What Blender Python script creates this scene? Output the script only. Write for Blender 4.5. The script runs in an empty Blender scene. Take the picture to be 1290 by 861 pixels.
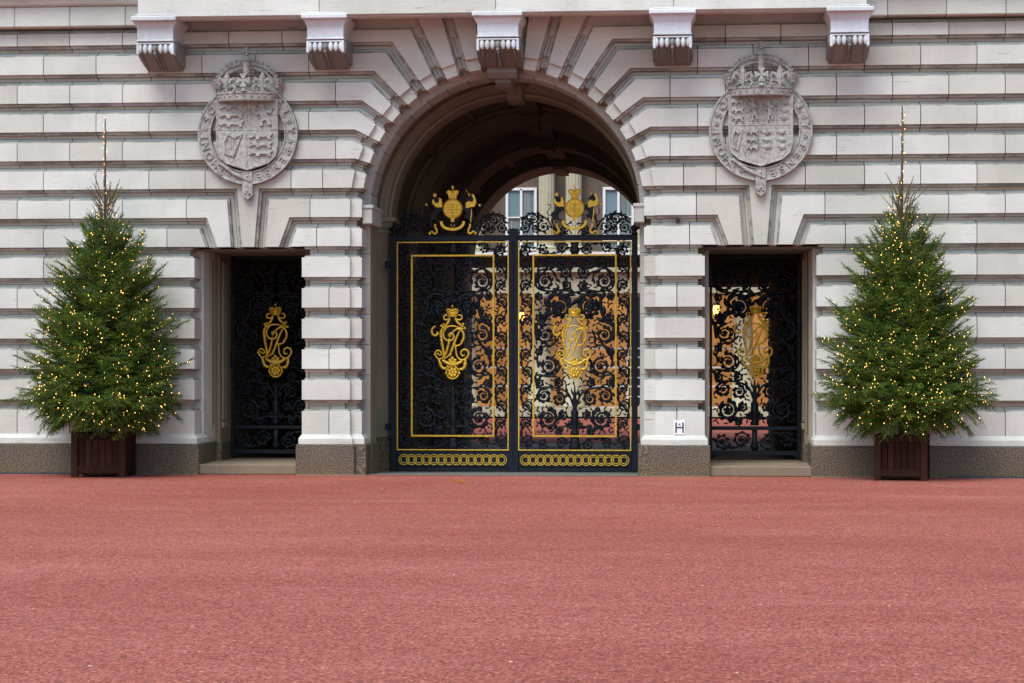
import bpy, bmesh, math, random
import numpy as np
from math import sin, cos, tan, atan, atan2, sqrt, pi, radians
random.seed(7)
rnd = random.Random(11)
sc = bpy.context.scene
COL = sc.collection

# ------------------------------------------------------------------ materials
MATS = {}
def new_mat(name):
    m = bpy.data.materials.new(name); m.use_nodes = True
    nt = m.node_tree; nt.nodes.clear()
    out = nt.nodes.new('ShaderNodeOutputMaterial'); b = nt.nodes.new('ShaderNodeBsdfPrincipled')
    nt.links.new(b.outputs[0], out.inputs[0]); MATS[name] = m
    return m, nt, b
def node(nt, t, **kw):
    n = nt.nodes.new(t)
    for k, v in kw.items(): setattr(n, k, v)
    return n
def noise(nt, scale, detail=4, rough=.55, vec=None, stretch=None):
    n = node(nt, 'ShaderNodeTexNoise'); n.inputs['Scale'].default_value = scale
    n.inputs['Detail'].default_value = detail; n.inputs['Roughness'].default_value = rough
    tc = node(nt, 'ShaderNodeNewGeometry'); src = tc.outputs['Position']
    if stretch:
        mp = node(nt, 'ShaderNodeMapping'); mp.inputs['Scale'].default_value = stretch
        nt.links.new(src, mp.inputs['Vector']); src = mp.outputs[0]
    nt.links.new(src, n.inputs['Vector'])
    return n
def ramp(nt, src, stops):
    r = node(nt, 'ShaderNodeValToRGB'); e = r.color_ramp.elements
    while len(e) < len(stops): e.new(.5)
    for i, (p, c) in enumerate(stops):
        e[i].position = p; e[i].color = (c[0], c[1], c[2], 1) if not isinstance(c, (int, float)) else (c, c, c, 1)
    nt.links.new(src, r.inputs[0]); return r
def mix(nt, a, b, fac, mode='MIX'):
    m = node(nt, 'ShaderNodeMix', data_type='RGBA', blend_type=mode)
    def put(s, v):
        if isinstance(v, (tuple, list)): s.default_value = (v[0], v[1], v[2], 1)
        elif isinstance(v, (int, float)): s.default_value = v if s.type == 'VALUE' else (v, v, v, 1)
        else: nt.links.new(v, s)
    put(m.inputs[6], a); put(m.inputs[7], b); put(m.inputs[0], fac)
    return m.outputs[2]
def bump(nt, b, src, strength=.3, dist=.01):
    bp = node(nt, 'ShaderNodeBump'); bp.inputs['Strength'].default_value = strength
    bp.inputs['Distance'].default_value = dist
    nt.links.new(src, bp.inputs['Height']); nt.links.new(bp.outputs[0], b.inputs['Normal'])

def stone(name, base, dark, stain=.5, streak=.35, bstr=.25, bd=.004):
    m, nt, b = new_mat(name)
    n1 = noise(nt, 1.1, 6, .6); n2 = noise(nt, 38, 5, .65); n3 = noise(nt, 6, 6, .7, stretch=(.35, 1, 5))
    n4 = noise(nt, 5, 6, .65, stretch=(3.2, 1, .3)); n5 = noise(nt, 160, 2, .5)
    c = mix(nt, base, tuple(x*.80 for x in base), ramp(nt, n1.outputs[0], [(.35, 0), (.68, 1)]).outputs[0])
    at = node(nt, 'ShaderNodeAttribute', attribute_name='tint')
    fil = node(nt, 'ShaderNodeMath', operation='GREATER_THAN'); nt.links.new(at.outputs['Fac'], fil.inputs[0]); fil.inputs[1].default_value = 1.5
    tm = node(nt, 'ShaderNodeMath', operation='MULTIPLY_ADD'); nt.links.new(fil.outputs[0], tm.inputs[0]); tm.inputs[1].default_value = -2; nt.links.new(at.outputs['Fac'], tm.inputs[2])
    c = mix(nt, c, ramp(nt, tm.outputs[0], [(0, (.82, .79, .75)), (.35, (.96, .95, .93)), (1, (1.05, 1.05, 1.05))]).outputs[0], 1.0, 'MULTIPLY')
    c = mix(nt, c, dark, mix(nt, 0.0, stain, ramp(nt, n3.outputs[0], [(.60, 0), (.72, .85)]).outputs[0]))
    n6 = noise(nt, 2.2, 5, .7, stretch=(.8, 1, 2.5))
    ledge = mix(nt, (.60, .56, .53), tuple(x*1.6 for x in dark), ramp(nt, n6.outputs[0], [(.47, 0), (.56, stain)]).outputs[0])  # fillets darkened all over as painted groove shade; noise patches are stain
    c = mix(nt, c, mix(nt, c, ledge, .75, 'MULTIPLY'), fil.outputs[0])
    c = mix(nt, c, tuple(min(1, x*1.22) for x in base), mix(nt, 0.0, streak, ramp(nt, n4.outputs[0], [(.5, 0), (.7, 1)]).outputs[0]))
    c = mix(nt, c, (.80, .78, .76), ramp(nt, n2.outputs[0], [(.3, .35), (.62, 0)]).outputs[0], 'MULTIPLY')
    if name == 'carved_stone':
        n9 = noise(nt, 17, 5, .75); c = mix(nt, c, ramp(nt, n9.outputs[0], [(.36, (.55, .50, .45)), (.55, (1, 1, 1))]).outputs[0], 1.0, 'MULTIPLY')
    nt.links.new(c, b.inputs['Base Color']); b.inputs['Roughness'].default_value = .85
    b.inputs['Specular IOR Level'].default_value = .25
    h = mix(nt, n2.outputs[0], n5.outputs[0], .5)
    bump(nt, b, h, bstr, bd)
    return m
stone('stone', (.65, .668, .618), (.10, .085, .075), .85, .08)
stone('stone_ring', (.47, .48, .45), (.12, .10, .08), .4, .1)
stone('stone_soiled_shaded', (.25, .245, .23), (.14, .10, .08), .4, .15)  # undersides: some soiling, with shade put into the darker colour
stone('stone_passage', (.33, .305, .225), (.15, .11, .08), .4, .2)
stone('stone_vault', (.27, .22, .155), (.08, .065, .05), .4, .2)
stone('stone_bleached', (.70, .75, .79), (.12, .09, .08), .75, .2)
stone('carved_stone', (.50, .50, .47), (.16, .12, .095), .55, .45, 1.0, .012)
stone('step_stone', (.23, .185, .13), (.14, .12, .08), .5)
def granite():
    m, nt, b = new_mat('granite')
    n1 = noise(nt, 62, 4, .85); n2 = noise(nt, 1.2, 4); n3 = noise(nt, 30, 4, .7)
    sep = node(nt, 'ShaderNodeSeparateXYZ'); g = node(nt, 'ShaderNodeNewGeometry'); nt.links.new(g.outputs['Position'], sep.inputs[0])
    c = ramp(nt, n1.outputs[0], [(.38, (.012, .011, .010)), (.46, (.05, .038, .025)), (.53, (.135, .102, .066)), (.62, (.36, .30, .20))]).outputs[0]
    c = mix(nt, c, (.62, .62, .68), ramp(nt, n2.outputs[0], [(.4, 0), (.65, .5)]).outputs[0], 'MULTIPLY')
    rr = ramp(nt, sep.outputs['Z'], [(.0, .55), (.33, 0)]).outputs[0]
    c = mix(nt, c, (1.25, .95, .5), mix(nt, 0.0, rr, ramp(nt, n3.outputs[0], [(.4, .3), (.6, 1)]).outputs[0]), 'MULTIPLY')
    nt.links.new(c, b.inputs['Base Color']); b.inputs['Roughness'].default_value = .6
    bump(nt, b, n1.outputs[0], .25, .004)
granite()
def simple(name, col, rough=.5, metal=0., var=.25, scale=20, bstr=0, spec=.5, coat=0):
    m, nt, b = new_mat(name)
    n = noise(nt, scale, 4)
    c = mix(nt, col, tuple(x*(1-var) for x in col), ramp(nt, n.outputs[0], [(.35, 0), (.65, 1)]).outputs[0])
    nt.links.new(c, b.inputs['Base Color']); b.inputs['Roughness'].default_value = rough
    b.inputs['Metallic'].default_value = metal; b.inputs['Specular IOR Level'].default_value = spec
    b.inputs['Coat Weight'].default_value = coat
    if bstr: bump(nt, b, n.outputs[0], bstr, .004)
    return m
simple('iron', (.0035, .0065, .0125), .5, 0, .3, 60, .2, .3)
simple('iron_panel', (.0035, .009, .019), .5, 0, .3, 6, .1, .3)
simple('gold', (1.0, .64, .06), .38, .38, .4, 45, .5, .5)
simple('gold_dull', (.80, .52, .06), .5, .4, .45, 50, .5, .5)
simple('black_metal', (.01, .01, .012), .5)
simple('white_paint', (.78, .78, .78), .5, 0, .05)
simple('sign_white', (.8, .8, .8), .4, 0, .04)
simple('sign_black', (.015, .012, .04), .5)
simple('bark', (.11, .068, .038), .9, 0, .4, 80, .5)
simple('twig', (.20, .12, .05), .8, 0, .4, 60)
simple('cable', (.012, .03, .014), .6)
simple('soil', (.03, .022, .015), .95)
simple('dry_leaf', (.75, .36, .10), .6, 0, .5, 30)
simple('drain_metal', (.03, .045, .06), .5)
simple('cream_stone', (.47, .45, .31), .8, 0, .15, 3)
simple('brown_stone', (.15, .115, .085), .85, 0, .3, 1.2)
simple('court_grey', (.22, .22, .21), .85)
def wood():
    m, nt, b = new_mat('planter_wood')
    n = noise(nt, 14, 6, .6, stretch=(6, 6, .35)); n2 = noise(nt, 2.5, 3)
    c = ramp(nt, n.outputs[0], [(.3, (.018, .0062, .0042)), (.7, (.046, .017, .0105))]).outputs[0]
    at = node(nt, 'ShaderNodeAttribute', attribute_name='tint')
    c = mix(nt, c, ramp(nt, at.outputs['Fac'], [(0, .65), (1, 1.35)]).outputs[0], 1.0, 'MULTIPLY')
    nt.links.new(c, b.inputs['Base Color']); b.inputs['Roughness'].default_value = .7; b.inputs['Specular IOR Level'].default_value = .12
    bump(nt, b, n.outputs[0], .3, .004)
wood()
def needles():
    m, nt, b = new_mat('needles')
    n = noise(nt, 5.5, 3); n2 = noise(nt, 26, 2)
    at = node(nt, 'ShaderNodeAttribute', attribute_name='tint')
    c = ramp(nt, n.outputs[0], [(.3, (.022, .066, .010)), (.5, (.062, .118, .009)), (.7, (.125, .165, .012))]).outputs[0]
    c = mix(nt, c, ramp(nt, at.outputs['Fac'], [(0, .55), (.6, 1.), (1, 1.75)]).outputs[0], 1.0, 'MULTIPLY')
    nt.links.new(c, b.inputs['Base Color']); b.inputs['Roughness'].default_value = .55
    b.inputs['Specular IOR Level'].default_value = .3
needles()
def emis(name, col, s, sample=False):
    m, nt, b = new_mat(name)
    b.inputs['Base Color'].default_value = (col[0]*.5, col[1]*.5, col[2]*.5, 1)
    b.inputs['Emission Color'].default_value = (*col, 1); b.inputs['Emission Strength'].default_value = s
    if not sample: m.cycles.emission_sampling = 'NONE'
emis('bulb_glow', (1., .55, .14), 2.7)
emis('lamp_glow', (1., .5, .10), 3.5)
def litglass(name, col, s):
    m, nt, b = new_mat(name)
    n = noise(nt, 1.3, 3)
    c = mix(nt, col, tuple(x*.45 for x in col), ramp(nt, n.outputs[0], [(.3, 0), (.7, 1)]).outputs[0])
    b.inputs['Base Color'].default_value = (.03, .02, .01, 1); b.inputs['Roughness'].default_value = .15
    nt.links.new(c, b.inputs['Emission Color']); b.inputs['Emission Strength'].default_value = s
    m.cycles.emission_sampling = 'NONE'
litglass('lit_glass', (1., .45, .14), .29)
def curtain():
    m, nt, b = new_mat('curtained_glass')
    g = node(nt, 'ShaderNodeNewGeometry'); mp = node(nt, 'ShaderNodeMapping'); mp.inputs['Scale'].default_value = (16, 0, .3)
    nt.links.new(g.outputs['Position'], mp.inputs['Vector'])
    n = node(nt, 'ShaderNodeTexNoise'); n.inputs['Scale'].default_value = 1.0; n.inputs['Detail'].default_value = 2
    nt.links.new(mp.outputs[0], n.inputs['Vector'])
    c = ramp(nt, n.outputs[0], [(.35, (.10, .13, .125)), (.65, (.27, .32, .31))]).outputs[0]
    nt.links.new(c, b.inputs['Base Color']); b.inputs['Roughness'].default_value = .12
curtain()
simple('blind_glass', (.18, .27, .30), .15, 0, .15, .8)
simple('dark_glass', (.03, .035, .045), .1, 0, .3, 1)
def tarmac(name, k=1.0):
    m, nt, b = new_mat(name)
    v = node(nt, 'ShaderNodeTexVoronoi'); v.inputs['Scale'].default_value = 62
    g = node(nt, 'ShaderNodeNewGeometry'); nt.links.new(g.outputs['Position'], v.inputs['Vector'])
    n1 = noise(nt, 34, 5, .75); n2 = noise(nt, .55, 5, .6, stretch=(.35, 1, 1)); n3 = noise(nt, 1.1, 6, .65, stretch=(.45, 1.2, 1))
    n5 = noise(nt, 9, 4, .7, stretch=(.9, .8, 1)); n7 = noise(nt, 46, 3, .8, stretch=(1, .22, 1)); n8 = noise(nt, .23, 4, .6, stretch=(.5, 1, 1))
    c = ramp(nt, v.outputs['Color'], [(0, (.12, .032, .025)), (.3, (.26, .068, .048)), (.6, (.365, .099, .068)), (.9, (.47, .165, .118)), (1, (.66, .40, .31))]).outputs[0]
    c = mix(nt, c, ramp(nt, n1.outputs[0], [(.28, (.52, .47, .5)), (.5, (1, 1, 1)), (.75, (1.28, 1.32, 1.32))]).outputs[0], 1.0, 'MULTIPLY')
    c = mix(nt, c, (.52, .235, .19), mix(nt, 0.0, .22, ramp(nt, n3.outputs[0], [(.50, 0), (.75, 1)]).outputs[0]))
    c = mix(nt, c, ramp(nt, n2.outputs[0], [(.36, (.90, .84, .83)), (.64, (1.04, 1.12, 1.13))]).outputs[0], 1.0, 'MULTIPLY')
    c = mix(nt, c, ramp(nt, n5.outputs[0], [(.34, (.86, .83, .83)), (.6, (1.04, 1.06, 1.06))]).outputs[0], 1.0, 'MULTIPLY')
    c = mix(nt, c, ramp(nt, n7.outputs[0], [(.32, (.55, .48, .48)), (.47, (.97, .96, .96)), (.58, (1, 1, 1)), (.72, (1.3, 1.45, 1.45))]).outputs[0], 1.0, 'MULTIPLY')
    c = mix(nt, c, ramp(nt, n8.outputs[0], [(.38, (.88, .84, .83)), (.60, (.99, 1.02, 1.03))]).outputs[0], 1.0, 'MULTIPLY')
    v2 = node(nt, 'ShaderNodeTexVoronoi'); v2.inputs['Scale'].default_value = 3.1; nt.links.new(g.outputs['Position'], v2.inputs['Vector'])
    c = mix(nt, c, (.8, .76, .72), ramp(nt, v2.outputs['Distance'], [(.022, 1), (.036, 0)]).outputs[0])
    nt.links.new(c, b.inputs['Base Color']); b.inputs['Roughness'].default_value = .85
    b.inputs['Specular IOR Level'].default_value = .25
    h = mix(nt, v.outputs['Distance'], n1.outputs[0], .5)
    bump(nt, b, h, .55, .012)
tarmac('red_tarmac')
def setts():
    m, nt, b = new_mat('setts')
    br = node(nt, 'ShaderNodeTexBrick'); br.inputs['Scale'].default_value = 5
    g = node(nt, 'ShaderNodeNewGeometry'); mp = node(nt, 'ShaderNodeMapping'); mp.inputs['Rotation'].default_value = (0, 0, radians(35))
    nt.links.new(g.outputs['Position'], mp.inputs['Vector']); nt.links.new(mp.outputs[0], br.inputs['Vector'])
    br.inputs['Color1'].default_value = (.09, .10, .10, 1); br.inputs['Color2'].default_value = (.14, .15, .145, 1)
    br.inputs['Mortar'].default_value = (.22, .22, .2, 1); br.inputs['Mortar Size'].default_value = .03
    nt.links.new(br.outputs[0], b.inputs['Base Color']); b.inputs['Roughness'].default_value = .6
setts()

# ------------------------------------------------------------------ mesh builder
ORG = {}
class MB:
    def __init__(s): s.v = []; s.f = []; s.t = []
    def add(s, vs, fs, tint=None):
        o = len(s.v); t = rnd.random() if tint is None else tint
        s.v += vs; s.f += [tuple(i+o for i in f) for f in fs]; s.t += [t]*len(fs)
    def box(s, x0, x1, y0, y1, z0, z1, tint=None):
        s.add([(x0,y0,z0),(x1,y0,z0),(x1,y1,z0),(x0,y1,z0),(x0,y0,z1),(x1,y0,z1),(x1,y1,z1),(x0,y1,z1)],
              [(0,3,2,1),(4,5,6,7),(0,1,5,4),(1,2,6,5),(2,3,7,6),(3,0,4,7)], tint)
    def prism(s, poly, y0, y1, tint=None):
        p = [poly[0]]
        for q in poly[1:]:
            if abs(q[0]-p[-1][0])+abs(q[1]-p[-1][1]) > 1e-5: p.append(q)
        if abs(p[0][0]-p[-1][0])+abs(p[0][1]-p[-1][1]) < 1e-5: p.pop()
        if len(p) < 3: return
        ar = sum(p[i][0]*p[(i+1)%len(p)][1]-p[(i+1)%len(p)][0]*p[i][1] for i in range(len(p)))
        if ar < 0: p = p[::-1]
        n = len(p)
        s.add([(x,y0,z) for x,z in p]+[(x,y1,z) for x,z in p],
              [tuple(range(n)), tuple(range(2*n-1,n-1,-1))]+[((i+1)%n,i,i+n,(i+1)%n+n) for i in range(n)], tint)
    def frustum(s, p0, z0, p1, z1, tint=None):        # plan polygons
        n = len(p0)
        ar = sum(p0[i][0]*p0[(i+1)%n][1]-p0[(i+1)%n][0]*p0[i][1] for i in range(n))
        if ar < 0: p0 = p0[::-1]; p1 = p1[::-1]
        s.add([(x,y,z0) for x,y in p0]+[(x,y,z1) for x,y in p1],
              [tuple(range(n-1,-1,-1)), tuple(range(n,2*n))]+[(i,(i+1)%n,(i+1)%n+n,i+n) for i in range(n)], tint)
    def vprism(s, p, z0, z1, tint=None): s.frustum(p, z0, p, z1, tint)
    def profile_x(s, poly, x0, x1, tint=None):        # poly in (y,z), extruded along x
        n = len(poly)
        ar = sum(poly[i][0]*poly[(i+1)%n][1]-poly[(i+1)%n][0]*poly[i][1] for i in range(n))
        if ar < 0: poly = poly[::-1]
        s.add([(x0,y,z) for y,z in poly]+[(x1,y,z) for y,z in poly],
              [tuple(range(n-1,-1,-1)), tuple(range(n,2*n))]+[(i,(i+1)%n,(i+1)%n+n,i+n) for i in range(n)], tint)
    def tube(s, pts, rad, y=0., sides=5, flat=.7, tint=None):   # pts in (x,z) in a plane y
        n = len(pts)
        if not hasattr(rad, '__len__'): rad = [rad]*n
        vs = []
        for i, (x, z) in enumerate(pts):
            a = pts[max(0, i-1)]; b = pts[min(n-1, i+1)]
            dx, dz = b[0]-a[0], b[1]-a[1]; l = sqrt(dx*dx+dz*dz) or 1
            nx, nz = -dz/l, dx/l
            for k in range(sides):
                t = 2*pi*k/sides+pi/sides; r = rad[i]
                vs.append((x+nx*cos(t)*r, y-sin(t)*r*flat, z+nz*cos(t)*r))
        fs = [(i*sides+k, i*sides+(k+1)%sides, (i+1)*sides+(k+1)%sides, (i+1)*sides+k) for i in range(n-1) for k in range(sides)]
        fs += [tuple(range(sides-1,-1,-1)), tuple(range((n-1)*sides, n*sides))]
        s.add(vs, fs, tint)
    def tube3(s, pts, rad, sides=5, tint=None):
        n = len(pts)
        if not hasattr(rad, '__len__'): rad = [rad]*n
        vs = []
        for i, p in enumerate(pts):
            a = np.array(pts[max(0, i-1)]); b = np.array(pts[min(n-1, i+1)])
            d = b-a; d = d/(np.linalg.norm(d) or 1)
            u = np.cross(d, (0, 0, 1)) if abs(d[2]) < .9 else np.cross(d, (1, 0, 0)); u = u/np.linalg.norm(u); w = np.cross(d, u)
            for k in range(sides):
                t = 2*pi*k/sides; q = np.array(p)+(u*cos(t)+w*sin(t))*rad[i]; vs.append(tuple(q))
        fs = [(i*sides+k, i*sides+(k+1)%sides, (i+1)*sides+(k+1)%sides, (i+1)*sides+k) for i in range(n-1) for k in range(sides)]
        fs += [tuple(range(sides-1,-1,-1)), tuple(range((n-1)*sides, n*sides))]
        s.add(vs, fs, tint)
    def blob(s, c, r, nu=8, nv=5, tint=None):         # ellipsoid
        if not hasattr(r, '__len__'): r = (r, r, r)
        vs = [(c[0], c[1], c[2]-r[2])]
        for j in range(1, nv):
            p = -pi/2+pi*j/nv
            for i in range(nu): t = 2*pi*i/nu; vs.append((c[0]+r[0]*cos(p)*cos(t), c[1]+r[1]*cos(p)*sin(t), c[2]+r[2]*sin(p)))
        vs.append((c[0], c[1], c[2]+r[2])); fs = []
        for i in range(nu):
            fs.append((0, 1+(i+1)%nu, 1+i)); L = 1+(nv-2)*nu; fs.append((len(vs)-1, L+i, L+(i+1)%nu))
            for j in range(nv-2): a = 1+j*nu; fs.append((a+i, a+(i+1)%nu, a+nu+(i+1)%nu, a+nu+i))
        s.add(vs, fs, tint)
    def lathe(s, prof, cx, cy, n=16, tint=None):      # (r,z)
        vs = [(cx+r*cos(2*pi*i/n), cy+r*sin(2*pi*i/n), z) for r, z in prof for i in range(n)]
        fs = [(j*n+i, j*n+(i+1)%n, (j+1)*n+(i+1)%n, (j+1)*n+i) for j in range(len(prof)-1) for i in range(n)]
        fs += [tuple(range(n-1,-1,-1)), tuple(range((len(prof)-1)*n, len(prof)*n))]
        s.add(vs, fs, tint)
    def build(s, name, mat, parent=None, bevel=0, smooth=False, recalc=True, angle=40):
        ox, oy, oz = ORG.get(parent.name, (0,0,0)) if parent else (0,0,0)
        me = bpy.data.meshes.new(name)
        me.from_pydata([(x-ox, y-oy, z-oz) for x, y, z in s.v], [], s.f); me.update()
        at = me.attributes.new('tint', 'FLOAT', 'FACE'); at.data.foreach_set('value', s.t)
        if recalc:
            bm = bmesh.new(); bm.from_mesh(me); bmesh.ops.recalc_face_normals(bm, faces=bm.faces); bm.to_mesh(me); bm.free()
        me.materials.append(MATS[mat])
        if smooth: me.polygons.foreach_set('use_smooth', [True]*len(me.polygons))
        o = bpy.data.objects.new(name, me); COL.objects.link(o)
        if parent: o.parent = parent; ORG[o.name] = (ox, oy, oz)
        if bevel:
            b = o.modifiers.new('edge_wear', 'BEVEL'); b.width = bevel; b.segments = 1; b.limit_method = 'ANGLE'; b.angle_limit = radians(angle)
        return o
def thing(name, label, cat, loc=(0,0,0), group=None, local=False):
    o = bpy.data.objects.new(name, None); COL.objects.link(o); o.location = loc; o.empty_display_size = .3
    o['label'] = label; o['category'] = cat
    if group: o['group'] = group
    ORG[o.name] = (0,0,0) if local else loc
    return o
def tag(o, label, cat, group=None):
    o['label'] = label; o['category'] = cat
    if group: o['group'] = group
    return o

# ------------------------------------------------------------------ the palace front
ZC = 4.0                        # arch springing
XD = 3.86; DH = .825            # side doorways
RC = [3.362+.44*k for k in range(8)]      # recess centre lines, upper courses (3.362 .. 6.442)
RC_TOP = 6.79
LC = [3.362, 2.897, 2.434, 1.971, 1.508, 1.04]
HR, TF, BF = .05, .028, .042     # half recess, top fillet, bottom fillet
ANG = {2: 7.5, 3: 17, 4: 26.5, 5: 36, 6: 45.5, 7: 55}
LAY = [(.14, .21, 0.003, -.003, .10), (.045, .115, HR, -HR, .035), (0., .07, HR+BF, -(HR+TF), 0.)]   # y main, y secondary, low off, up off, end inset
RM, RS = 2.30, 2.13
palace = thing('palace_front', 'pale stone palace front with banded blocks and central carriage arch', 'building', (0, 0, 0))
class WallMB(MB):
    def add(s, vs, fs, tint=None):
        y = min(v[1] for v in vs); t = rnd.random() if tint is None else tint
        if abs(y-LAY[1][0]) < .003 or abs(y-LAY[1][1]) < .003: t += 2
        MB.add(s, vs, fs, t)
wall = WallMB()
def chain(z, a, d, R):          # lower/upper boundary on the left half: horizontal then radial, ending at radius R
    zz = z+d
    if a is None:
        x = -R if zz <= ZC else -sqrt(max(R*R-(zz-ZC)**2, 0)); return [(x, zz)]
    A = radians(a); t = (zz-ZC-d*cos(A))/sin(A); te = sqrt(R*R-d*d)
    if t <= te: x = -sqrt(max(R*R-(zz-ZC)**2, .0)); return [(x, zz)]
    P = lambda t: (d*sin(A)-t*cos(A), ZC+d*cos(A)+t*sin(A))
    k = P(t); return [k, P(te)]
def arcpts(p, q, R, n=5):
    if p[1] <= ZC and q[1] <= ZC: return []
    a0, a1 = atan2(p[1]-ZC, -p[0]), atan2(q[1]-ZC, -q[0]); out = []
    if p[1] < ZC: out.append((-R, ZC)); a0 = 0
    for i in range(1, n): a = a0+(a1-a0)*i/n; out.append((-R*cos(a), ZC+R*sin(a)))
    return out
def both(poly, y0, y1, tint=None):
    t = rnd.random() if tint is None else tint
    wall.prism(poly, y0, y1, t); wall.prism([(-x, z) for x, z in poly], y0, y1, rnd.random() if tint is None else tint)
G = .0055
def hrow(z0, z1, xs, yb=.52, top=True):     # horizontal blocks between consecutive joints
    for xa, xb in zip(xs[:-1], xs[1:]):
        t = rnd.random(); t2 = rnd.random()
        for (ym, _, dl, du, _) in LAY:
            for sgn, tt in ((1, t), (-1, t2)):
                a, b = (xa+G, xb-G) if sgn > 0 else (-xb+G, -xa-G)
                wall.box(a, b, ym, yb, z0+dl, z1+du, tt)
def ring_end(k, xstart, z0, z1, a0, a1):
    t = rnd.random(); t2 = rnd.random()
    for (ym, ys, dl, du, inset) in LAY:
        for sgn, tt in ((1, t), (-1, t2)):
            Rm = RM+inset
            lo = chain(z0, a0, dl, Rm); up = chain(z1, a1, du, Rm)
            poly = [(xstart+G, z0+dl)]+lo+arcpts(lo[-1], up[-1], Rm)+up[::-1]+[(xstart+G, z1+du)]
            wall.prism([(sgn*x, z) for x, z in poly], ym, .52, tt)
            Ro, Ri = Rm+.012, RS+inset
            def seg(z, a, d):     # the part of the boundary between the two radii
                oo = chain(z, a, d, Ro); ii = chain(z, a, d, Ri)
                return oo[-1], ii
            o1, i1 = seg(z0, a0, dl); o2, i2 = seg(z1, a1, du)
            poly = [o1]+i1+arcpts(i1[-1], i2[-1], Ri)+i2[::-1]+[o2]+arcpts(o2, o1, Ro)
            # cut knees lying outside the outer radius
            poly = [p for p in poly if p[1] <= ZC or sqrt(p[0]**2+(p[1]-ZC)**2) <= Ro+1e-4]
            wall.prism([(sgn*x, z) for x, z in poly], ys, .52, tt)
def joints(k, xmax, xmin=-13.0, ph=0.):
    x = -2.93+(.41 if k % 2 else 0)+ph; out = []
    while x > xmin:
        if x < xmax: out.append(x)
        x -= .82
    return out[::-1]
# upper courses, k = lower recess index
for k in range(2, 8):
    z0 = RC[k]; z1 = RC[k+1] if k < 7 else RC_TOP
    a0 = ANG[k]; a1 = ANG.get(k+1, 64.5)
    xk = -max(2.42, abs(chain(z1, a1, 0, RM)[0][0])) if False else min(chain(z0, a0, 0, RM)[0][0], chain(z1, a1, 0, RM)[0][0])-.12
    js = [j for j in joints(k, min(xk, -1.6))]
    if k == 2:                        # course carrying the doorway keystone
        js = [j for j in js if j < -XD-.66-.25]+[-XD-.66]
        hrow(z0, z1, [-13]+js)
        xr = -XD+.66
        js2 = [-2.72]; hrow(z0, z1, [xr]+js2); ring_end(k, js2[-1], z0, z1, a0, a1)
        t = rnd.random()
        for (ym, _, dl, du, _) in LAY:
            def ch(sg):
                # offset of the joint (knee .252 at 4.242, foot .187 at 3.45) towards the keystone by dl
                kx = .252-(dl-0)*1.0; sl = (.252-.187)/(4.242-3.447)
                zk = z0+dl; top = kx+sl*(zk-4.242); bot = kx-sl*(4.242-3.447)
                return [(sg*top, zk), (sg*bot, 3.447)]
            l, r = ch(-1), ch(1)
            poly = [(-.66+G, z0+dl)]+l+r[::-1]+[(.66-G, z0+dl), (.66-G, z1+du), (-.66+G, z1+du)]
            for cx in (-XD, XD): wall.prism([(cx+x, z) for x, z in poly], ym, .52, t)
        continue
    hrow(z0, z1, [-13]+js); ring_end(k, js[-1], z0, z1, a0, a1)
# voussoirs rising to the balcony: 64.5..74, 74..83.5, and the key
for a0, a1 in ((64.5, 74), (74, 83.5), (83.5, 96.5)):
    for (ym, ys, dl, du, inset) in LAY:
        A0, A1 = radians(a0), radians(a1)
        def P(A, d, R): t = sqrt(R*R-d*d); return (d*sin(A)-t*cos(A), ZC+d*cos(A)+t*sin(A))
        def Ptop(A, d, zt): t = (zt-ZC-d*cos(A))/sin(A); return (d*sin(A)-t*cos(A), zt)
        for y0, Ra, top in ((ym, RM+inset, None), (ys, RS+inset, RM+inset+.012)):
            lo, up = P(A0, dl, Ra), P(A1, du if a0 != 83.5 else -dl, Ra)
            if top is None: q = [Ptop(A0, dl, 6.95), Ptop(A1, du if a0 != 83.5 else -dl, 6.95)]
            else: q = [P(A0, dl, top), P(A1, du if a0 != 83.5 else -dl, top)]
            poly = [q[0], lo]+arcpts(lo, up, Ra)+[up, q[1]]
            wall.prism(poly, y0, .52)
            if a0 != 83.5: wall.prism([(-x, z) for x, z in poly], y0, .52)
# top row left of the fan, under the balcony
for (ym, _, dl, du, _) in LAY:
    pass
# doorway courses k=1 (3.802..4.242) and k=0 (3.362..3.802)
for k in (1, 0):
    z0, z1 = RC[k], RC[k+1]
    js = [j for j in joints(k, -99 if False else -XD-.95-.3)]
    xe = -XD-(.95 if k == 1 else 1.25)
    hrow(z0, z1, [-13]+[j for j in js if j < xe-.3]+[xe])
    if k == 1:
        xi = -XD+.95
        ring_end(k, xi, z0, z1, None, ANG[2])
    else:
        xi = -XD+1.05
        ring_end(k, xi, z0, z1, None, None)
for cx in (-XD, XD):
    for sg in (-1, 1):
        t = rnd.random(); t2 = rnd.random()
        for (ym, _, dl, du, ins) in LAY:
            s1 = (.252-.187)/(4.242-3.447); s2 = (.70-.57)/(3.802-3.447)
            j2 = lambda z, d: .252+d+s1*(z-4.242)      # outward offset
            j1 = lambda z, d: .70+d*1.06+s2*(z-3.802)
            # upper voussoir, outside joint 2, inside joint 1
            zt, zb = 4.242+du, 3.802+dl
            poly = [(.95-G, zb), (j1(zb, -dl), zb), (j1(3.447, -dl), 3.447), (j2(3.447, -du), 3.447), (j2(zt, -du), zt), (.95-G, zt)]
            wall.prism([(cx+sg*x, z) for x, z in poly], ym, .52, t)
            xo = 1.25 if (cx < 0) == (sg < 0) else 1.05
            zt = 3.802+du
            poly = [(xo-G, 3.362+dl), (DH+ins, 3.362+dl), (DH+ins, 3.45), (j1(3.45, -du), 3.45), (j1(zt, -du), zt), (xo-G, zt)]
            wall.prism([(cx+sg*x, z) for x, z in poly], ym, .52, t2)
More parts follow.
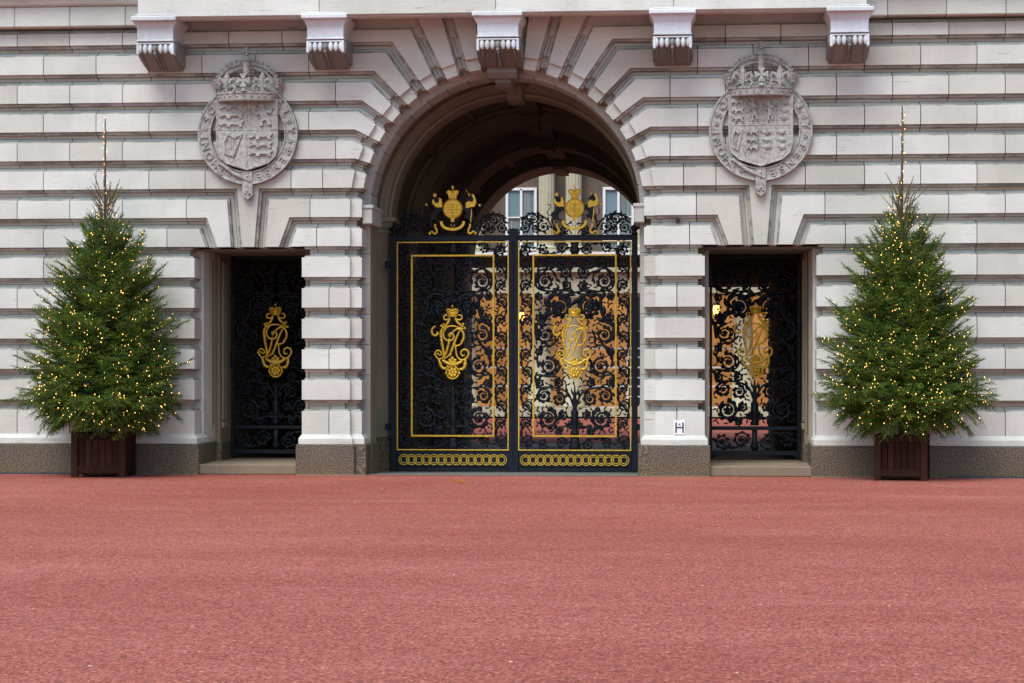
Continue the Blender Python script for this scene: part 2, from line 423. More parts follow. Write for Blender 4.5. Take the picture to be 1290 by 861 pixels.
# courses below the lintel: outer wall and piers wrap into the reveals
XO = -XD-DH; XI = -XD+DH
def wrap_course(z0, z1, layers, k):
    js = [j for j in joints(k, XO-.4)]
    for (y0, ys, dl, du, ins) in layers:
        t0 = random.Random(k*3+1)
        xs = [-13]+js
        for xa, xb in zip(xs[:-1], xs[1:]):
            t = t0.random()
            for sg in (1, -1): wall.box(*sorted((sg*(xa+G), sg*(xb-G))), y0, .68, z0+dl, z1+du, t if sg > 0 else 1-t)
        t = t0.random()
        for sg in (1, -1):
            wall.box(*sorted((sg*(xs[-1]+G), sg*(XO-ins))), y0, .68, z0+dl, z1+du, t if sg > 0 else 1-t)
            xj = -2.62 if k % 2 else None
            pl = [(XI+ins, .68), (XI+ins, y0)]
            pr = [(-RM-ins, y0), (-RM-ins, .68)]
            wall.vprism([(sg*x, y) for x, y in [(-RM-ins-.02, ys), (-RS-ins, ys), (-RS-ins, .52), (-RM-ins-.02, .52)]], z0+dl, z1+du, t0.random())
            if xj:
                wall.vprism([(sg*x, y) for x, y in pl+[(xj-G, y0), (xj-G, .68)]], z0+dl, z1+du, t0.random())
                wall.vprism([(sg*x, y) for x, y in [(xj+G, .68), (xj+G, y0)]+pr], z0+dl, z1+du, t0.random())
            else: wall.vprism([(sg*x, y) for x, y in pl+pr], z0+dl, z1+du, t0.random())
for i in range(5): wrap_course(LC[i+1], LC[i], LAY, i)
base_lay = [(.14, .21, 0, -.003, .10), (.045, .115, -.06, -HR, .03), (0, .07, -.5, -(HR+TF), 0)]
wrap_course(1.1-.0, 1.04, [(y, ys, -.52 if i else -.52, du, ins) for i, (y, ys, dl, du, ins) in enumerate(base_lay)], 5)
# flared foot of the wall
def plan(off, side):
    if side == 'pier':
        p = [(XI-off, .70), (XI-off, -off), (-RM+off, -off), (-RM+off, .07-off), (-RS+off, .07-off), (-RS+off, .53), (-RM, .53), (-RM, .70)]
    else: p = [(-13, .70), (-13, -off), (XO+off, -off), (XO+off, .70)]
    return p
plinth = MB()
for side in ('pier', 'outer'):
    for sg in (1, -1):
        f = lambda o: [(sg*x, y) for x, y in plan(o, side)]
        wall.frustum(f(.045), .545, f(0.001), .61, .5); wall.vprism(f(.045), .464, .545, .55)
        plinth = MB(); plinth.vprism(f(.08), 0, .46, .5); plinth.build('plinth', 'granite', palace, bevel=.01)
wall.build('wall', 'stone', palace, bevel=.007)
# solid building behind the facing, with its three passages
mass = MB()
def mbox(x0, x1, y0, y1, z0, z1):
    mass.box(x0, x1, y0, y1, z0, z1, .5)
    mass.box(-x1, -x0, y0, y1, z0, z1, .5)
YB = 15.8
mbox(4.58, 30, 1.3, YB, 0, 3.42)
mbox(2.25, 3.05, 1.1, YB, 0, 3.42); mbox(2.06, 3.05, .5, 1.1, 0, ZC)
mbox(2.25, 30, .5, YB, 3.42, 6.5)
mbox(0, 30, .5, YB, 6.46, 12)
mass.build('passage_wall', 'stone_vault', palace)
for sg in (-1, 1):
    sm = MB(); sm.box(*sorted((sg*4.66, sg*30)), .5, 1.298, 0, 3.414, .5); sm.build('wall', 'stone', palace)
    sm = MB(); sm.box(*sorted((sg*2.6, sg*3.10)), .685, 1.3, 0, 3.414, .5); sm.build('door_jamb', 'stone_ring', palace, bevel=.01)
    sm = MB(); sm.box(*sorted((sg*3.0, sg*4.9)), .49, 1.3, 3.415, 3.6, .3); sm.build('lintel', 'stone_soiled_shaded', palace, bevel=.01)
ringm = MB()
def arch_block(mb, R, xh, zt, y0, y1, n=56, tint=.5):
    poly = [(-xh, ZC)]+[(-R*cos(pi*i/n), ZC+R*sin(pi*i/n)) for i in range(n+1)]+[(xh, ZC), (xh, zt), (-xh, zt)]
    mb.prism(poly, y0, y1, tint)
def annulus(mb, R0, R1, y0, y1, a0=0, a1=180, n=56, tint=.5):
    A = [radians(a0+(a1-a0)*i/n) for i in range(n+1)]
    mb.prism([(-R0*cos(a), ZC+R0*sin(a)) for a in A]+[(-R1*cos(a), ZC+R1*sin(a)) for a in A[::-1]], y0, y1, tint)
# voussoir joints on the plain inner ring
for i in range(19):
    a0 = -2+9.5*i+(.12); a1 = -2+9.5*(i+1)-.12
    a0, a1 = max(a0, 0), min(a1, 180)
    annulus(ringm, 2.06, 2.3, .5, 1.1, a0, a1, 5, None)
annulus(ringm, 2.085, 2.3, .486, .6)
for sg in (-1, 1):
    z = 0.5
    for zt in LC[::-1][1:]+[ZC]:
        ringm.box(*sorted((sg*2.062, sg*2.30)), .497, 1.101, z+.004, zt-.004); z = zt
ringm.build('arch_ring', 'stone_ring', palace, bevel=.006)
for sg in (-1, 1):
    for xa, xb, ya, yb, za, zb_ in ((2.03, 2.5, .44, 1.14, -.06, .462), (2.03, 2.5, 2.36, 3.04, -.06, .5), (4.63, 4.9, .6, 1.32, 0, .46), (4.555, 4.9, 1.28, 2.0, 0, .44)):
        p_ = MB(); p_.box(*sorted((sg*xa, sg*xb)), ya, yb, za, zb_); p_.build('plinth', 'granite', palace, bevel=.008)
# door jamb panels with small stops
for sg in (-1, 1):
    jm = MB()
    jm.box(*sorted((sg*4.60, sg*4.62)), 1.27, 1.31, .62, 3.4)
    jm.box(*sorted((sg*4.62, sg*4.68)), .9, .93, .5, 3.4); jm.box(*sorted((sg*4.645, sg*4.68)), 1.0, 1.2, .72, 3.3)
    jm.box(*sorted((sg*4.56, sg*4.6)), 1.45, 1.75, .78, 3.3); jm.box(*sorted((sg*4.55, sg*4.6)), 1.42, 1.78, .66, .76)
    jm.build('door_jamb', 'stone_passage', palace, bevel=.008)
# vault, ribs, pilasters
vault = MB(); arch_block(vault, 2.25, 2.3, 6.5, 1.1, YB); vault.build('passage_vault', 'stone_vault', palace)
for (y0, y1) in ((2.4, 3.0), (6.2, 6.9), (10.2, 10.9), (14.2, YB+.05)):
    rb = MB(); arch_block(rb, 2.0, 2.27, 6.2, y0, y1)
    # raised fillets and sunk panels on the face
    annulus(rb, 2.0, 2.05, y0-.03, y0+.05); annulus(rb, 2.17, 2.22, y0-.03, y0+.05)
    for sg in (-1, 1):
        rb.box(*sorted((sg*2.06, sg*2.27)), y0, y1, .0, ZC)
        rb.box(*sorted((sg*1.93, sg*2.27)), y0-.07, y1+.07, 3.98, 4.06); rb.box(*sorted((sg*1.98, sg*2.27)), y0-.03, y1+.03, 3.88, 3.98)
        rb.box(*sorted((sg*2.02, sg*2.27)), y0-.02, y1+.02, 3.80, 3.84)
    rb.profile_x([(y0-.12, 6.16), (y0-.12, 5.98), (y0+.0, 5.93), (y1, 5.93), (y1, 6.16)], -.13, .13)
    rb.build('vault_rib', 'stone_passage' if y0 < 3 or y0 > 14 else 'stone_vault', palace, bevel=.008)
beam = MB(); beam.box(-.2, .2, 1.1, YB, 6.13, 6.3)
for (a, b) in ((3.0, 6.2), (6.9, 10.2), (10.9, 14.2)):
    for da in (38, 62):
        annulus(beam, 2.19, 2.26, a+.3, b-.3, da, da+3, 3); annulus(beam, 2.19, 2.26, a+.3, b-.3, 180-da-3, 180-da, 3)
    annulus(beam, 2.19, 2.26, a+.3, a+.4); annulus(beam, 2.19, 2.26, b-.4, b-.3)
beam.build('vault_moulding', 'stone_vault', palace)
for sg in (-1, 1):
    imp = MB()
    imp.box(*sorted((sg*1.985, sg*2.135)), .16, 1.14, 3.80, 4.08); imp.box(*sorted((sg*1.965, sg*2.136)), .14, 1.16, 4.03, 4.085)
    imp.build('impost', 'stone_ring', palace, bevel=.01)
# steps in the side doorways
for cx in (-XD, XD):
    st = MB(); st.box(cx-DH-.02, cx+DH+.02, -.02, .75, 0, .15); st.box(cx-DH-.1, cx+DH+.1, .752, 2.6, 0, .155)
    st.build('step', 'step_stone', palace, bevel=.012)
# balcony, frieze and upper wall
bal = MB()
xs = [-5.36, -2.63, -.02, 2.58, 5.36]
for a, b in zip(xs[:-1], xs[1:]): bal.box(a+.003, b-.003, -.78, -.45, 6.815, 7.9)
bal.box(-5.36, 5.36, -.46, .1, 6.93, 7.9)
bal.box(-5.33, 5.33, -.74, -.5, 6.795, 6.816)
bal.build('balcony', 'stone', palace, bevel=.012)
fr = MB()
for sg in (-1, 1):
    x = 5.36; w = [.35, .86, .86, .86, .86, .86, .86, .86, 1]
    for q in w: fr.box(*sorted((sg*(x+.003), sg*(x+q-.003))), -.16, .5, 6.80, 7.10); x += q
    fr.profile_x([(-.16, 7.105), (-.22, 7.13), (-.24, 7.19), (-.36, 7.26), (-.36, 7.34), (.3, 7.4), (.3, 7.105)], sg*5.36, sg*13)
    fr.box(*sorted((sg*5.37, sg*13)), -.1, .5, 7.4, 8.6)
fr.box(-30, 30, .3, .5, 8.3, 12); fr.box(-5.36, 5.36, .1, .5, 6.6, 8.4)
fr.build('frieze', 'stone', palace, bevel=.012)
# plain wall ends beyond the banded part
for sg in (-1, 1): we = MB(); we.box(*sorted((sg*13, sg*30)), 0, .495, 0, 8.3); we.build('wall', 'stone', palace)
# corbels
def corbel(cx, w=.27):
    b = MB()
    body = [(-.66, 6.72), (-.66, 6.52), (-.645, 6.50), (-.64, 6.44), (-.655, 6.42), (-.665, 6.36), (-.64, 6.32), (-.60, 6.295), (-.53, 6.275), (-.42, 6.23), (-.3, 6.18), (-.18, 6.14), (-.10, 6.12), (.05, 6.12), (.05, 6.72)]
    b.profile_x(body, cx-w, cx+w)
    b.profile_x([(-.60, 6.40), (-.62, 6.33), (-.56, 6.30), (-.40, 6.24), (-.16, 6.17), (.04, 6.17), (.04, 6.5), (-.5, 6.5)], cx-w-.03, cx+w+.03)
    o = b.build('corbel', 'stone_soiled_shaded', palace, bevel=.01)
    f = MB()
    # flaring neck between body and cap
    vs = []
    for z, e in ((6.50, 0), (6.66, .004), (6.73, .035), (6.765, .06)):
        vs += [(cx-w-e, -.67-e, z), (cx+w+e, -.67-e, z), (cx+w+e, .05, z), (cx-w-e, .05, z)]
    f.add(vs, [(3,2,1,0), (12,13,14,15)]+[(j*4+i, j*4+(i+1)%4, j*4+4+(i+1)%4, j*4+4+i) for j in range(3) for i in range(4)])
    f.box(cx-w-.01, cx+w+.01, -.69, -.5, 6.475, 6.50); f.box(cx-w-.01, cx+w+.01, -.68, -.5, 6.435, 6.455)
    for i in range(-3, 4):                       # leaf scallops over the scroll
        if i == 0: continue
        x = cx+i*.078; f.blob((x, -.655, 6.37), (.036, .035, .075), 8, 6)
    for s_ in (-1, 1): f.box(*sorted((cx+s_*(w-.025), cx+s_*(w+.012))), -.69, -.55, 6.28, 6.44)
    f.build('scroll_front', 'stone_bleached', o, bevel=.006)
    c = MB(); c.box(cx-w-.07, cx+w+.07, -.80, .05, 6.765, 6.835); c.box(cx-w-.01, cx+w+.01, -.785, -.7, 6.835, 6.862); c.build('cap', 'stone_bleached', o, bevel=.012)
    p = MB()
    p.blob((cx, -.69, 6.36), (.032, .03, .06)); p.blob((cx, -.69, 6.29), (.026, .03, .03))
    for i in range(7):
        t = i/6; p.blob((cx, -.60+.42*t, 6.27-.13*t-.012), (.022, .028, .022), 6, 4)
    for s_ in (-1, 1): p.tube3([(cx+s_*.05, -.62, 6.29), (cx+s_*.05, -.42, 6.22), (cx+s_*.05, -.16, 6.13)], .012)
    for s_ in (-1, 1): p.tube3([(cx+s_*.235, -.62, 6.29), (cx+s_*.235, -.42, 6.22), (cx+s_*.235, -.16, 6.13)], .016)
    p.build('pendant', 'stone_soiled_shaded', o, smooth=True)
for cx in (-5.12, -2.56, 0, 2.56, 5.12): corbel(cx, .30 if cx == 0 else .27)
kb = MB(); kb.profile_x([(-.02, 6.25), (-.02, 6.05), (.1, 5.98), (.6, 5.98), (.6, 6.25)], -.22, .22); kb.profile_x([(.2, 6.0), (.2, 5.93), (.4, 5.88), (1.0, 5.90), (1.0, 6.05)], -.12, .12)
kb.build('keystone', 'stone_soiled_shaded', palace, bevel=.01)

# ------------------------------------------------------------------ lettering helper
def text_mesh(txt, size, depth, font=None):
    cu = bpy.data.curves.new('lettering', 'FONT'); cu.body = txt; cu.size = size; cu.extrude = depth
    cu.align_x = 'CENTER'; cu.align_y = 'CENTER'; cu.resolution_u = 3
    ob = bpy.data.objects.new('lettering', cu); COL.objects.link(ob)
    dg = bpy.context.evaluated_depsgraph_get(); dg.update()
    me = bpy.data.meshes.new_from_object(ob.evaluated_get(dg))
    vs = [tuple(v.co) for v in me.vertices]; fs = [tuple(p.vertices) for p in me.polygons]
    bpy.data.objects.remove(ob); bpy.data.curves.remove(cu); bpy.data.meshes.remove(me)
    return vs, fs
# ------------------------------------------------------------------ coats of arms
LION = [(-.5,-.1),(-.42,.12),(-.48,.3),(-.36,.42),(-.22,.36),(-.16,.16),(.1,.14),(.34,.2),(.46,.42),(.56,.36),(.5,.1),(.44,-.02),(.5,-.38),(.36,-.4),(.3,-.12),(.0,-.1),(-.08,-.38),(-.22,-.38),(-.2,-.1),(-.32,-.02),(-.44,-.2),(-.56,-.16)]
RAMP = [(-.1,-.5),(.05,-.46),(.02,-.3),(.16,-.22),(.3,-.46),(.42,-.4),(.3,-.1),(.22,.1),(.4,.05),(.48,.3),(.36,.2),(.2,.22),(.08,.3),(.1,.46),(-.06,.52),(-.2,.42),(-.12,.32),(-.34,.34),(-.4,.26),(-.16,.18),(-.36,.04),(-.3,-.04),(-.1,.04),(-.04,-.14),(-.12,-.3)]
def arms(cx, variant):
    zc = 5.15; b = MB(); Y0 = -.07
    def ann(mb, R0, R1, y0, y1, a0=0, a1=360, n=64, t=.5):
        A = [radians(a0+(a1-a0)*i/n) for i in range(n)]+([radians(a1)] if a1-a0 < 360 else [])
        if a1-a0 < 360: mb.prism([(cx+R0*cos(a), zc+R0*sin(a)) for a in A]+[(cx+R1*cos(a), zc+R1*sin(a)) for a in A[::-1]], y0, y1, t)
        else:
            for j in range(2): ann(mb, R0, R1, y0, y1, a0+j*180, a0+180+j*180, n//2, t)
    ann(b, .565, .765, Y0, .10)
    ann(b, .735, .765, Y0-.02, .02); ann(b, .565, .588, Y0-.02, .02)
    # belt tail crossing the bottom, buckle and pendant end
    b.prism([(cx-.075, zc-.56), (cx+.075, zc-.56), (cx+.08, zc-.93), (cx, zc-1.0), (cx-.08, zc-.93)], Y0-.03, .08)
    b.tube([(cx-.42, zc-.44), (cx-.2, zc-.6), (cx+.06, zc-.72)], [.03, .035, .03], Y0-.03)
    b.tube([(cx-.40, zc-.62), (cx-.48, zc-.42)], .022, Y0-.03)
    for dx, dz in ((0, -.86), (-.03, -.9), (.03, -.9), (0, -.64), (-.03, -.68), (.03, -.68)): b.blob((cx+dx, Y0-.035, zc+dz), (.02, .02, .02), 6, 4)
    o = b.build('coat_of_arms', 'carved_stone', palace, bevel=.006)
    spots = [('H', 222), ('O', 209), ('N', 195), ('I', 184), ('S', 160), ('O', 147), ('I', 137), ('T', 128),
             ('A', 43), ('L', 28), ('Y', 5), ('P', -23), ('E', -36), ('N', -49), ('S', -62), ('E', -74)]
    for chh, a in spots:
        vs, fs = text_mesh(chh, .165, .02); A = radians(a); R = .66; th = A-pi/2
        ct, st_ = cos(th), sin(th)
        lt = MB(); lt.add([(cx+R*cos(A)+x*ct-y*st_, Y0-.006-z, zc+R*sin(A)+x*st_+y*ct) for x, y, z in vs], fs, .35); lt.build('letter', 'carved_stone', o, recalc=False)
    for a in (172, 16, -9, 232, 245, 257):
        A = radians(a); L = MB()
        for q in range(5): t = 2*pi*q/5; L.blob((cx+.66*cos(A)+.022*cos(t), Y0-.01, zc+.66*sin(A)+.022*sin(t)), (.017, .015, .017), 6, 4)
        L.build('flower', 'carved_stone', o)
    s = MB()
    sw, st, sb = .46, .52, -.46
    pts = [(-sw, st), (-sw, -.2), (-sw*.93, -.34), (-sw*.7, -.44), (-.2, sb-.02), (0, sb-.08), (.2, sb-.02), (sw*.7, -.44), (sw*.93, -.34), (sw, -.2), (sw, st)]
    s.prism([(cx+x, zc+z) for x, z in pts], -.12, .08, .6)
    s.tube([(cx+x, zc+z) for x, z in pts], .018, -.12)
    def rel(shape, x, z, w, h, flip=1, t=.5): s.prism([(cx+x+flip*px*w, zc+z+pz*h) for px, pz in shape], -.155, -.1, t)
    def quarter(x, z, w, h, kind):
        if kind == 'lions':
            for i in range(3): rel(LION, x, z+h*(.32-.32*i), w*.82, h*.30)
        elif kind == 'rampant':
            rel(RAMP, x, z, w*.8, h*.86)
            s.tube([(cx+x-w*.43, zc+z-h*.42), (cx+x-w*.43, zc+z+h*.42), (cx+x+w*.43, zc+z+h*.42), (cx+x+w*.43, zc+z-h*.42), (cx+x-w*.43, zc+z-h*.42)], .008, -.12)
        elif kind == 'harp':
            s.tube([(cx+x-w*.34, zc+z-h*.3), (cx+x-w*.38, zc+z+h*.1), (cx+x-w*.2, zc+z+h*.4), (cx+x+w*.05, zc+z+h*.25), (cx+x+w*.36, zc+z+h*.42)], [.02, .03, .03, .02, .02], -.13)
            s.tube([(cx+x-w*.34, zc+z-h*.3), (cx+x, zc+z-h*.42), (cx+x+w*.36, zc+z+h*.42)], [.02, .025, .015], -.13)
            for i in range(5): q = -.2+.1*i; s.tube([(cx+x+w*q, zc+z-h*(.3-.1*i)), (cx+x+w*(q), zc+z+h*.3)], .005, -.125)
        else:
            r2 = random.Random(int(x*100)+int(z*37)+variant)
            for i in range(3):
                s.blob((cx+x, -.12, zc+z+h*(.3-.3*i)), (w*.3, .03, h*.11), 8, 4)
                s.tube([(cx+x-w*.38, zc+z+h*(.3-.3*i)), (cx+x-w*.2, zc+z+h*(.36-.3*i)), (cx+x+w*.3, zc+z+h*(.24-.3*i))], .012, -.125)
    if variant == 0:
        s.tube([(cx, zc+st), (cx, zc+sb)], .010, -.12); s.tube([(cx-sw, zc+.06), (cx+sw, zc+.06)], .010, -.12)
        quarter(-.235, .28, .42, .40, 'lions'); quarter(.235, .28, .42, .40, 'rampant')
        quarter(-.21, -.17, .38, .42, 'harp'); quarter(.21, -.17, .40, .40, 'lions')
    else:
        for x in (-.23, 0, .23): s.tube([(cx+x, zc+st), (cx+x, zc+sb+.04)], .008, -.12)
        s.tube([(cx-sw, zc+.06), (cx+sw, zc+.06)], .010, -.12)
        for i, (a, c) in enumerate((('lions', 'harp'), ('rampant', 'lions'), ('rampant', 'bars'), ('bars', 'bars'))):
            quarter(-.345+.23*i, .28, .2, .38, a); quarter(-.345+.23*i*.95, -.16, .2, .36, c)
    s.build('shield', 'carved_stone', o, bevel=.006)
    c = MB(); zb = 5.66
    def X(x, z): return (cx+x, zb+z)
    # rim curves forward: built as a half-drum
    def drum(z0, z1, r0, r1, yk=.30, y0=-.05):
        n = 18; P = []
        for z, r in ((z0, r0), (z1, r1)):
            P.append([(cx-r*cos(pi*i/n), y0-yk*sin(pi*i/n)*r/.47, zb+z) for i in range(n+1)])
        vs = P[0]+P[1]; m = n+1
        c.add(vs+[(cx, .1, zb+z0), (cx, .1, zb+z1)], [(i, i+1, m+i+1, m+i) for i in range(n)]+[tuple(range(n, -1, -1)), tuple(range(m, 2*m))])
    drum(-.03, .0, .455, .47); drum(.0, .07, .455, .47); drum(.07, .10, .485, .49)
    for i in range(13):
        a = pi*(i+.5)/13; c.blob((cx-.47*cos(a), -.05-.30*sin(a)*1.0, zb+.035), (.016, .018, .016), 6, 4)
    def fleur(x, z, sc_, y):
        c.tube([X(x, z), X(x, z+.12*sc_), X(x, z+.22*sc_), X(x, z+.30*sc_)], [.02*sc_, .045*sc_, .05*sc_, .008], y)
        for q in (-1, 1): c.tube([X(x+q*.01, z+.08*sc_), X(x+q*.05*sc_, z+.17*sc_), X(x+q*.11*sc_, z+.20*sc_), X(x+q*.14*sc_, z+.13*sc_), X(x+q*.10*sc_, z+.10*sc_)], [.02*sc_, .03*sc_, .035*sc_, .03*sc_, .012], y)
        c.tube([X(x-.06*sc_, z+.08*sc_), X(x+.06*sc_, z+.08*sc_)], .018*sc_, y)
    def cross(x, z, w, y, th=.05):
        for (px, pz) in ((1, 0), (-1, 0), (0, 1), (0, -1)):
            q = [(x, z), (x+px*w+pz*w*.55, z+pz*w+px*w*.55), (x+px*w-pz*w*.55, z+pz*w-px*w*.55)]
            q = [(cx+a, zb+b_) for a, b_ in q]
            q[0] = (q[0][0]-px*.01, q[0][1]-pz*.01); c.prism(q, y-th/2, y+th/2)
    fleur(-.27, .10, 1.0, -.30); fleur(.27, .10, 1.0, -.30); cross(0, .26, .10, -.38)
    c.tube([X(0, .10), X(0, .18)], [.05, .02], -.37)
    for q in (-1, 1):
        c.tube([X(q*.44, .08), X(q*.47, .18), X(q*.52, .28), X(q*.50, .32)], [.03, .035, .03, .02], -.08)
        c.tube([X(q*.47, .12), X(q*.56, .26)], [.02, .018], -.06)
        ar = [X(q*.46, .16), X(q*.47, .26), X(q*.42, .38), X(q*.30, .49), X(q*.15, .55), X(q*.03, .56)]
        c.tube(ar, .035, -.12); c.tube([(a-q*.03, b_-.07) for a, b_ in ar], .022, -.10)
        for i in range(11):
            t = i/10*5; j = min(4, int(t)); u = t-j; px = ar[j][0]*(1-u)+ar[j+1][0]*u; pz = ar[j][1]*(1-u)+ar[j+1][1]*u
            c.blob((px+q*.01, -.14, pz+.03), (.026, .026, .026), 6, 4)
        c.tube([X(q*.16, .10), X(q*.13, .16), X(q*.17, .19)], [.018, .02, .02], -.36)
    c.tube([X(0, .36), X(0, .44), X(0, .56)], [.04, .05, .05], -.2); c.blob((cx, -.15, zb+.61), (.065, .065, .065), 10, 7); c.tube([X(-.06, .6), X(.06, .6)], .016, -.21)
    cross(0, .73, .055, -.15, .06)
    c.build('crown', 'carved_stone', o, bevel=.004)
arms(-3.85, 0); arms(3.86, 1)

# ------------------------------------------------------------------ ironwork
def curve(pts, n=6):                      # Catmull-Rom through points
    out = []
    for i in range(len(pts)-1):
        p0 = pts[max(0, i-1)]; p1 = pts[i]; p2 = pts[i+1]; p3 = pts[min(len(pts)-1, i+2)]
        for k in range(n):
            t = k/n
            out.append(tuple(.5*((2*p1[j])+(-p0[j]+p2[j])*t+(2*p0[j]-5*p1[j]+4*p2[j]-p3[j])*t*t+(-p0[j]+3*p1[j]-3*p2[j]+p3[j])*t**3) for j in range(2)))
    out.append(tuple(pts[-1])); return out
class Iron(MB):
    Y = 0
    def leaf(s, x, z, a, l, w, bend=.8):
        pts = []; r = []
        for i in range(5):
            t = i/4; aa = a+bend*t; pts.append((x, z)); r.append(w*(.45+.9*sin(pi*min(1, t*1.15))*.9) if i < 4 else .002)
            x += cos(aa)*l/4; z += sin(aa)*l/4
        s.tube(pts, r, s.Y+s.dy(), 4, .5)
    def fill(s, x0, x1, z0, z1, gap, l, w, n=2600, cav=None):
        P = np.array([(v[0], v[2]) for v in s.v]); P = P[(P[:, 0] > x0-.1) & (P[:, 0] < x1+.1)]
        for i in range(n):
            x, z = rnd.uniform(x0, x1), rnd.uniform(z0, z1)
            if cav and ((x-cav)/.20)**2+((z-2.03)/.50)**2 < 1: continue
            d = (P[:, 0]-x)**2+(P[:, 1]-z)**2; j = int(d.argmin())
            if gap*gap < d[j] < .012 and not (abs(x-(x0+x1)/2+(.32 if x0 < 0 else .32)*0) < 0):
                a = atan2(z-P[j, 1], x-P[j, 0])+rnd.uniform(-.5, .5); k = len(s.v)
                s.leaf(P[j, 0], P[j, 1], a, min(l, sqrt(d[j])*1.9), w, rnd.choice((-1.1, 1.1)))
                P = np.concatenate([P, np.array([(v[0], v[2]) for v in s.v[k:]])])
    def dy(s): return rnd.uniform(-.012, .012)
    def rosette(s, x, z, R):
        s.blob((x, s.Y-.012, z), (R*.42, .022, R*.42), 7, 4)
        for k in range(5):
            t = 2*pi*k/5+.3; s.blob((x+cos(t)*R*.55, s.Y, z+sin(t)*R*.55), (R*.34, .014, R*.34), 6, 4)
    def scroll(s, x, z, R, a0, d, r, leaves=9, turns=1.55, core=.34):
        n = 22; pts = []; rr = []
        for i in range(n+1):
            t = i/n; rad = R*(1-t)**.9*(1-core)+R*core*.8; a = a0+d*2*pi*turns*t
            pts.append((x+rad*cos(a), z+rad*sin(a))); rr.append(r*(1.05-.5*t))
        s.tube(pts, rr, s.Y, 5, .8)
        s.rosette(x, z, R*core*1.15)
        for k in range(leaves):
            t = (k+.3)/leaves*.62; i = int(t*n); a = a0+d*2*pi*turns*t
            px, pz = pts[i]; tang = a+d*pi/2
            s.leaf(px, pz, tang-d*rnd.uniform(.5, .95), R*rnd.uniform(.42, .62), r*1.25, d*rnd.uniform(.7, 1.3))
            if k % 2 == 0: s.leaf(px, pz, tang+d*rnd.uniform(.5, .8), R*.28, r*.9, d*.9)
    def stem(s, pts, r, leaves=0, n=6):
        c = curve(pts, n); m = len(c); s.tube(c, [r*(1-.25*i/m) for i in range(m)], s.Y, 5, .8)
        for k in range(leaves):
            i = int((k+.5)/leaves*(m-1)); a = atan2(c[min(m-1, i+1)][1]-c[i-1 if i else 0][1], c[min(m-1, i+1)][0]-c[i-1 if i else 0][0])
            q = 1 if k % 2 else -1
            s.leaf(c[i][0], c[i][1], a+q*.7, r*5.2, r*1.15, -q*.8)
    def band(s, x0, z0, x1, z1, w, step, r):          # running scroll border
        L = sqrt((x1-x0)**2+(z1-z0)**2); n = max(1, round(L/step)); ux, uz = (x1-x0)/L, (z1-z0)/L; nx, nz = -uz, ux
        st = L/n; pts = []
        for i in range(n):
            q = 1 if i % 2 else -1; t = (i+.5)*st
            cx, cz = x0+ux*t+nx*q*w*.04, z0+uz*t+nz*q*w*.04; R = min(w*.43, st*.47)
            s.scroll(cx, cz, R, atan2(uz, ux)+pi*.9*q, -q, r, 7)
        wave = [(x0+ux*i*st+nx*(.42*w if i % 2 else -.42*w)*(1 if 0 < i < n else .3), z0+uz*i*st+nz*(.42*w if i % 2 else -.42*w)*(1 if 0 < i < n else .3)) for i in range(n+1)]
        s.stem(wave, r, n*3)
PANEL = [(.24, 2.58, .165, 1), (.47, 3.0, .135, -1), (.15, 3.14, .10, 1), (.43, 3.30, .085, 1), (.20, 3.33, .06, -1), (.12, 2.94, .075, -1),
         (.47, 2.14, .135, -1), (.57, 2.42, .07, 1), (.42, 1.64, .145, 1), (.56, 1.38, .07, -1), (.49, 1.17, .115, -1), (.25, 1.12, .105, 1), (.25, 1.38, .075, -1), (.43, .80, .165, 1),
         (.18, .86, .075, -1), (.58, 1.88, .065, 1), (.57, 2.76, .06, -1), (.08, .70, .055, 1), (.26, .60, .06, 1)]
def panel(ir, cx, sx=1., hz=lambda z: z, r=.0205):
    for sg in (-1, 1):
        for (dx, z, R, d) in PANEL:
            ir.scroll(cx+sg*dx*sx, hz(z), R*1.02*sx**.5, (pi*.5 if sg > 0 else pi*.5)+rnd.uniform(-.4, .4), d*sg, r*(1.5 if R > .16 else 1.1), 9 if R > .1 else 6, core=.42 if R > .16 else .36)
        P = lambda l: [(cx+sg*a*sx, hz(b)) for a, b in l]
        ir.stem(P([(0, .55), (.06, .68), (.24, .66), (.36, .64)]), r, 6); ir.stem(P([(.02, 1.0), (.12, 1.22), (.34, 1.3), (.55, 1.28), (.60, 1.1)]), r, 9)
        ir.stem(P([(.60, 1.28), (.62, 1.5), (.40, 1.48), (.26, 1.58), (.27, 1.74)]), r, 8); ir.stem(P([(.58, 1.62), (.60, 1.8), (.50, 1.96), (.33, 2.0), (.32, 2.2)]), r, 8)
        ir.stem(P([(.60, 2.05), (.62, 2.3), (.50, 2.36), (.42, 2.55), (.40, 2.76), (.24, 2.80), (.08, 2.72), (.09, 2.5)]), r*1.7, 12)
        ir.stem(P([(.0, 2.82), (.2, 2.86), (.40, 2.84), (.60, 2.9), (.62, 3.1), (.5, 3.2), (.34, 3.16), (.28, 3.0)]), r, 12)
        ir.stem(P([(0, 3.38), (.08, 3.24), (.28, 3.22), (.34, 3.38)]), r, 6)
        ir.tube(P([(.27, 2.56), (.235, 2.48), (.19, 2.40)]), [.042, .034, .022], ir.Y-.05, 8, .9)      # hanging torch
        ir.rosette(cx+sg*.27*sx, hz(2.60), .10)
    # central baluster stem
    ir.tube([(cx, hz(z)) for z in (.54, .58, .66, .72, .80, .92, 1.02, 1.1, 1.22, 1.34)], [.07, .075, .04, .055, .072, .05, .03, .04, .022, .008], ir.Y, 8, .6)
    for z in (.66, .80, 1.0, 1.16):
        for q in (-1, 1): ir.leaf(cx, hz(z), pi/2+q*.7, .16, .018, -q*.9)
def scaleshape(pts, cx, cz, S, ox, oz): return [(cx+(x-ox)*S, cz-(y-oz)*S) for x, y in pts]
